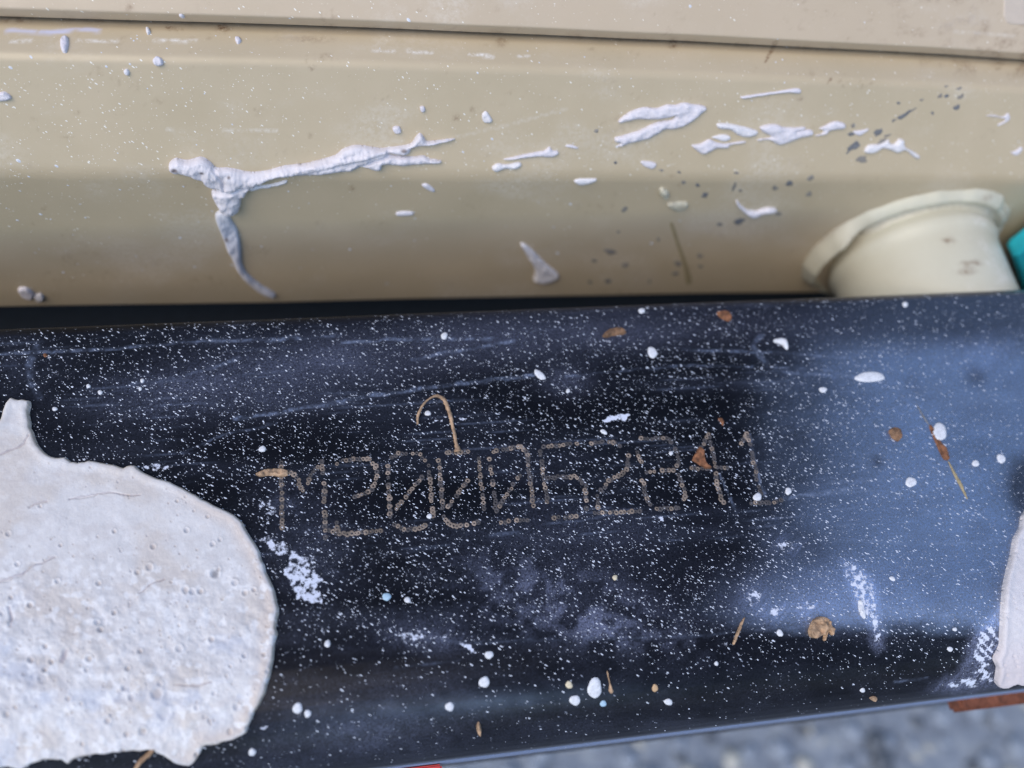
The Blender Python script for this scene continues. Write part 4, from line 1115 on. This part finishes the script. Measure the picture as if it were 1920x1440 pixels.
# ---- overspray: thousands of fine flung specks
ALLPATCH = [PATCH, PR]
def specks(name, surf, n, box, dens, mat, size, ang, aspect, lab, cat):
    x = RNG.uniform(box[0], box[2], n * 4); y = RNG.uniform(box[1], box[3], n * 4)
    d = dens(x, y)
    keep = RNG.random(n * 4) < d
    for P in (ALLPATCH if surf is S_BEAM else []):
        sd, _, _ = poly_sd(x, y, P); keep &= sd < 0
    x, y = x[keep][:n], y[keep][:n]
    V, Fc = [], []
    for px, py in zip(x, y):
        loc, nn = hit(surf, px, py)
        if loc is None: continue
        s = size * math.exp(min(.75, RNG.normal(0, .45))) * 0.175 / F_PX
        asp = aspect * RNG.uniform(.55, 1.25)
        a = R(ang + RNG.normal(0, 5))
        # tangent directions on the surface roughly along image right/down
        tx = nrm(PA - nn * (PA @ nn)); ty = np.cross(nn, tx)
        dn = -ty
        u = tx * math.cos(a) + dn * math.sin(a); v2 = np.cross(nn, u)
        b = len(V); h = s * .55
        V += [loc + nn * h]
        for m_ in range(6):
            q = 2 * math.pi * m_ / 6
            V.append(loc + u * math.cos(q) * s * asp + v2 * math.sin(q) * s - nn * .00002)
        Fc += [[b, b + 1 + m_, b + 1 + (m_ + 1) % 6] for m_ in range(6)]
    o = link_mesh(name, np.array(V), Fc, mat)
    tag(o, lab, cat, kind='stuff')
def dens_beam(x, y):
    d = 0.62 + 0.95 * (fbm(x / 60, y / 50, 501) - .42)
    d = d + .25 * blob(x, y, 1100, 800, 500, 200)
    d = d * (1 - .78 * sstep(1120, 1290, y + (x - 960) * -.05))
    d = d * (1 - .25 * sstep(1550, 1850, x))
    return np.clip(d, .03, 1)
specks('overspray_speck', S_BEAM, 21000, (-320, 520, 2260, 1450), dens_beam, M_SPECK, 0.59, 36, 3.0, 'thousands of fine white overspray specks across the black beam', 'overspray')
specks('overspray_speck', S_BEAM, 14000, (-320, 520, 2260, 1450), lambda x, y: np.clip(dens_beam(x, y) + .12, 0, 1), M_SPECKD, 0.58, 36, 2.4, 'faint grey blue overspray dust between the white specks on the black beam', 'overspray')
def dens_hood(x, y):
    d = .30 + .5 * (fbm(x / 80, y / 60, 511) - .3) + .3 * sstep(700, 0, x) * sstep(110, 160, y)
    d = d * (0.25 + .75 * sstep(95, 135, y)) * (1 - .75 * sstep(330, 420, y)) + .12 * sstep(60, 0, y)
    return np.clip(d, .02, 1)
specks('overspray_speck', S_HOOD, 3800, (-320, -120, 2260, 560), dens_hood, M_SPECKH, 0.72, 42, 2.0, 'fine pale overspray specks scattered over the beige bodywork', 'overspray')
o = specks('overspray_speck', S_HOOD, 150, (-30, 10, 1950, 550), lambda x, y: np.clip(.3 + 0 * x + .5 * sstep(900, 0, x), 0, 1), M_WHITE, 1.7, 42, 1.4, 'scattered bigger white overspray specks on the beige bodywork', 'overspray')

# ================================================================== things below and at the edges
# rusty bar under the right end of the beam
zb_ = TOP - 0.045
pa = at_z(1806, 1334, zb_)
V, Fc = box_mesh((pa[0], pa[1] + 0.0, zb_ - 0.006), (pa[0] + 0.30, pa[1] + 0.055, zb_), 0.0008)
o = link_mesh('rusty_bar', V, Fc, M_RUSTBAR, smooth=False)
tag(o, 'rusty flat steel bar showing under the right end of the beam', 'bar')
V, Fc = box_mesh((pa[0] - 0.006, pa[1] + 0.003, zb_ - 0.008), (pa[0] - 0.0004, pa[1] + 0.055, zb_ - 0.001), 0.001)
link_mesh('end_cap', V, Fc, M_DARK, o, smooth=False)
# red tape on the front face of the beam
p0 = at_y(722, 1440, Y_FRONT); p1 = at_y(822, 1436, Y_FRONT)
V, Fc = box_mesh((p0[0] - .03, Y_FRONT - 0.0016, TOP - 0.075), (p1[0], Y_FRONT - 0.0002, TOP - 0.032), 0.0004)
o = link_mesh('marking_tape', V, Fc, M_RED, smooth=False)
tag(o, 'red marking tape on the front face of the beam at the bottom', 'tape')
# pale sticker on the cover in the top right corner
o = splat('sticker', [(1882, -30), (1880, 30), (1886, 44), (1900, 47), (1990, 50), (1990, -40)], S_HOOD, 0.00022, M_SPLAT, step=2.5, edge=3, seed=600, rough=.1, smooth=1, tint=(.56, .47, .38))
tag(o, 'pale pinkish sticker on the cover in the top right corner', 'sticker')
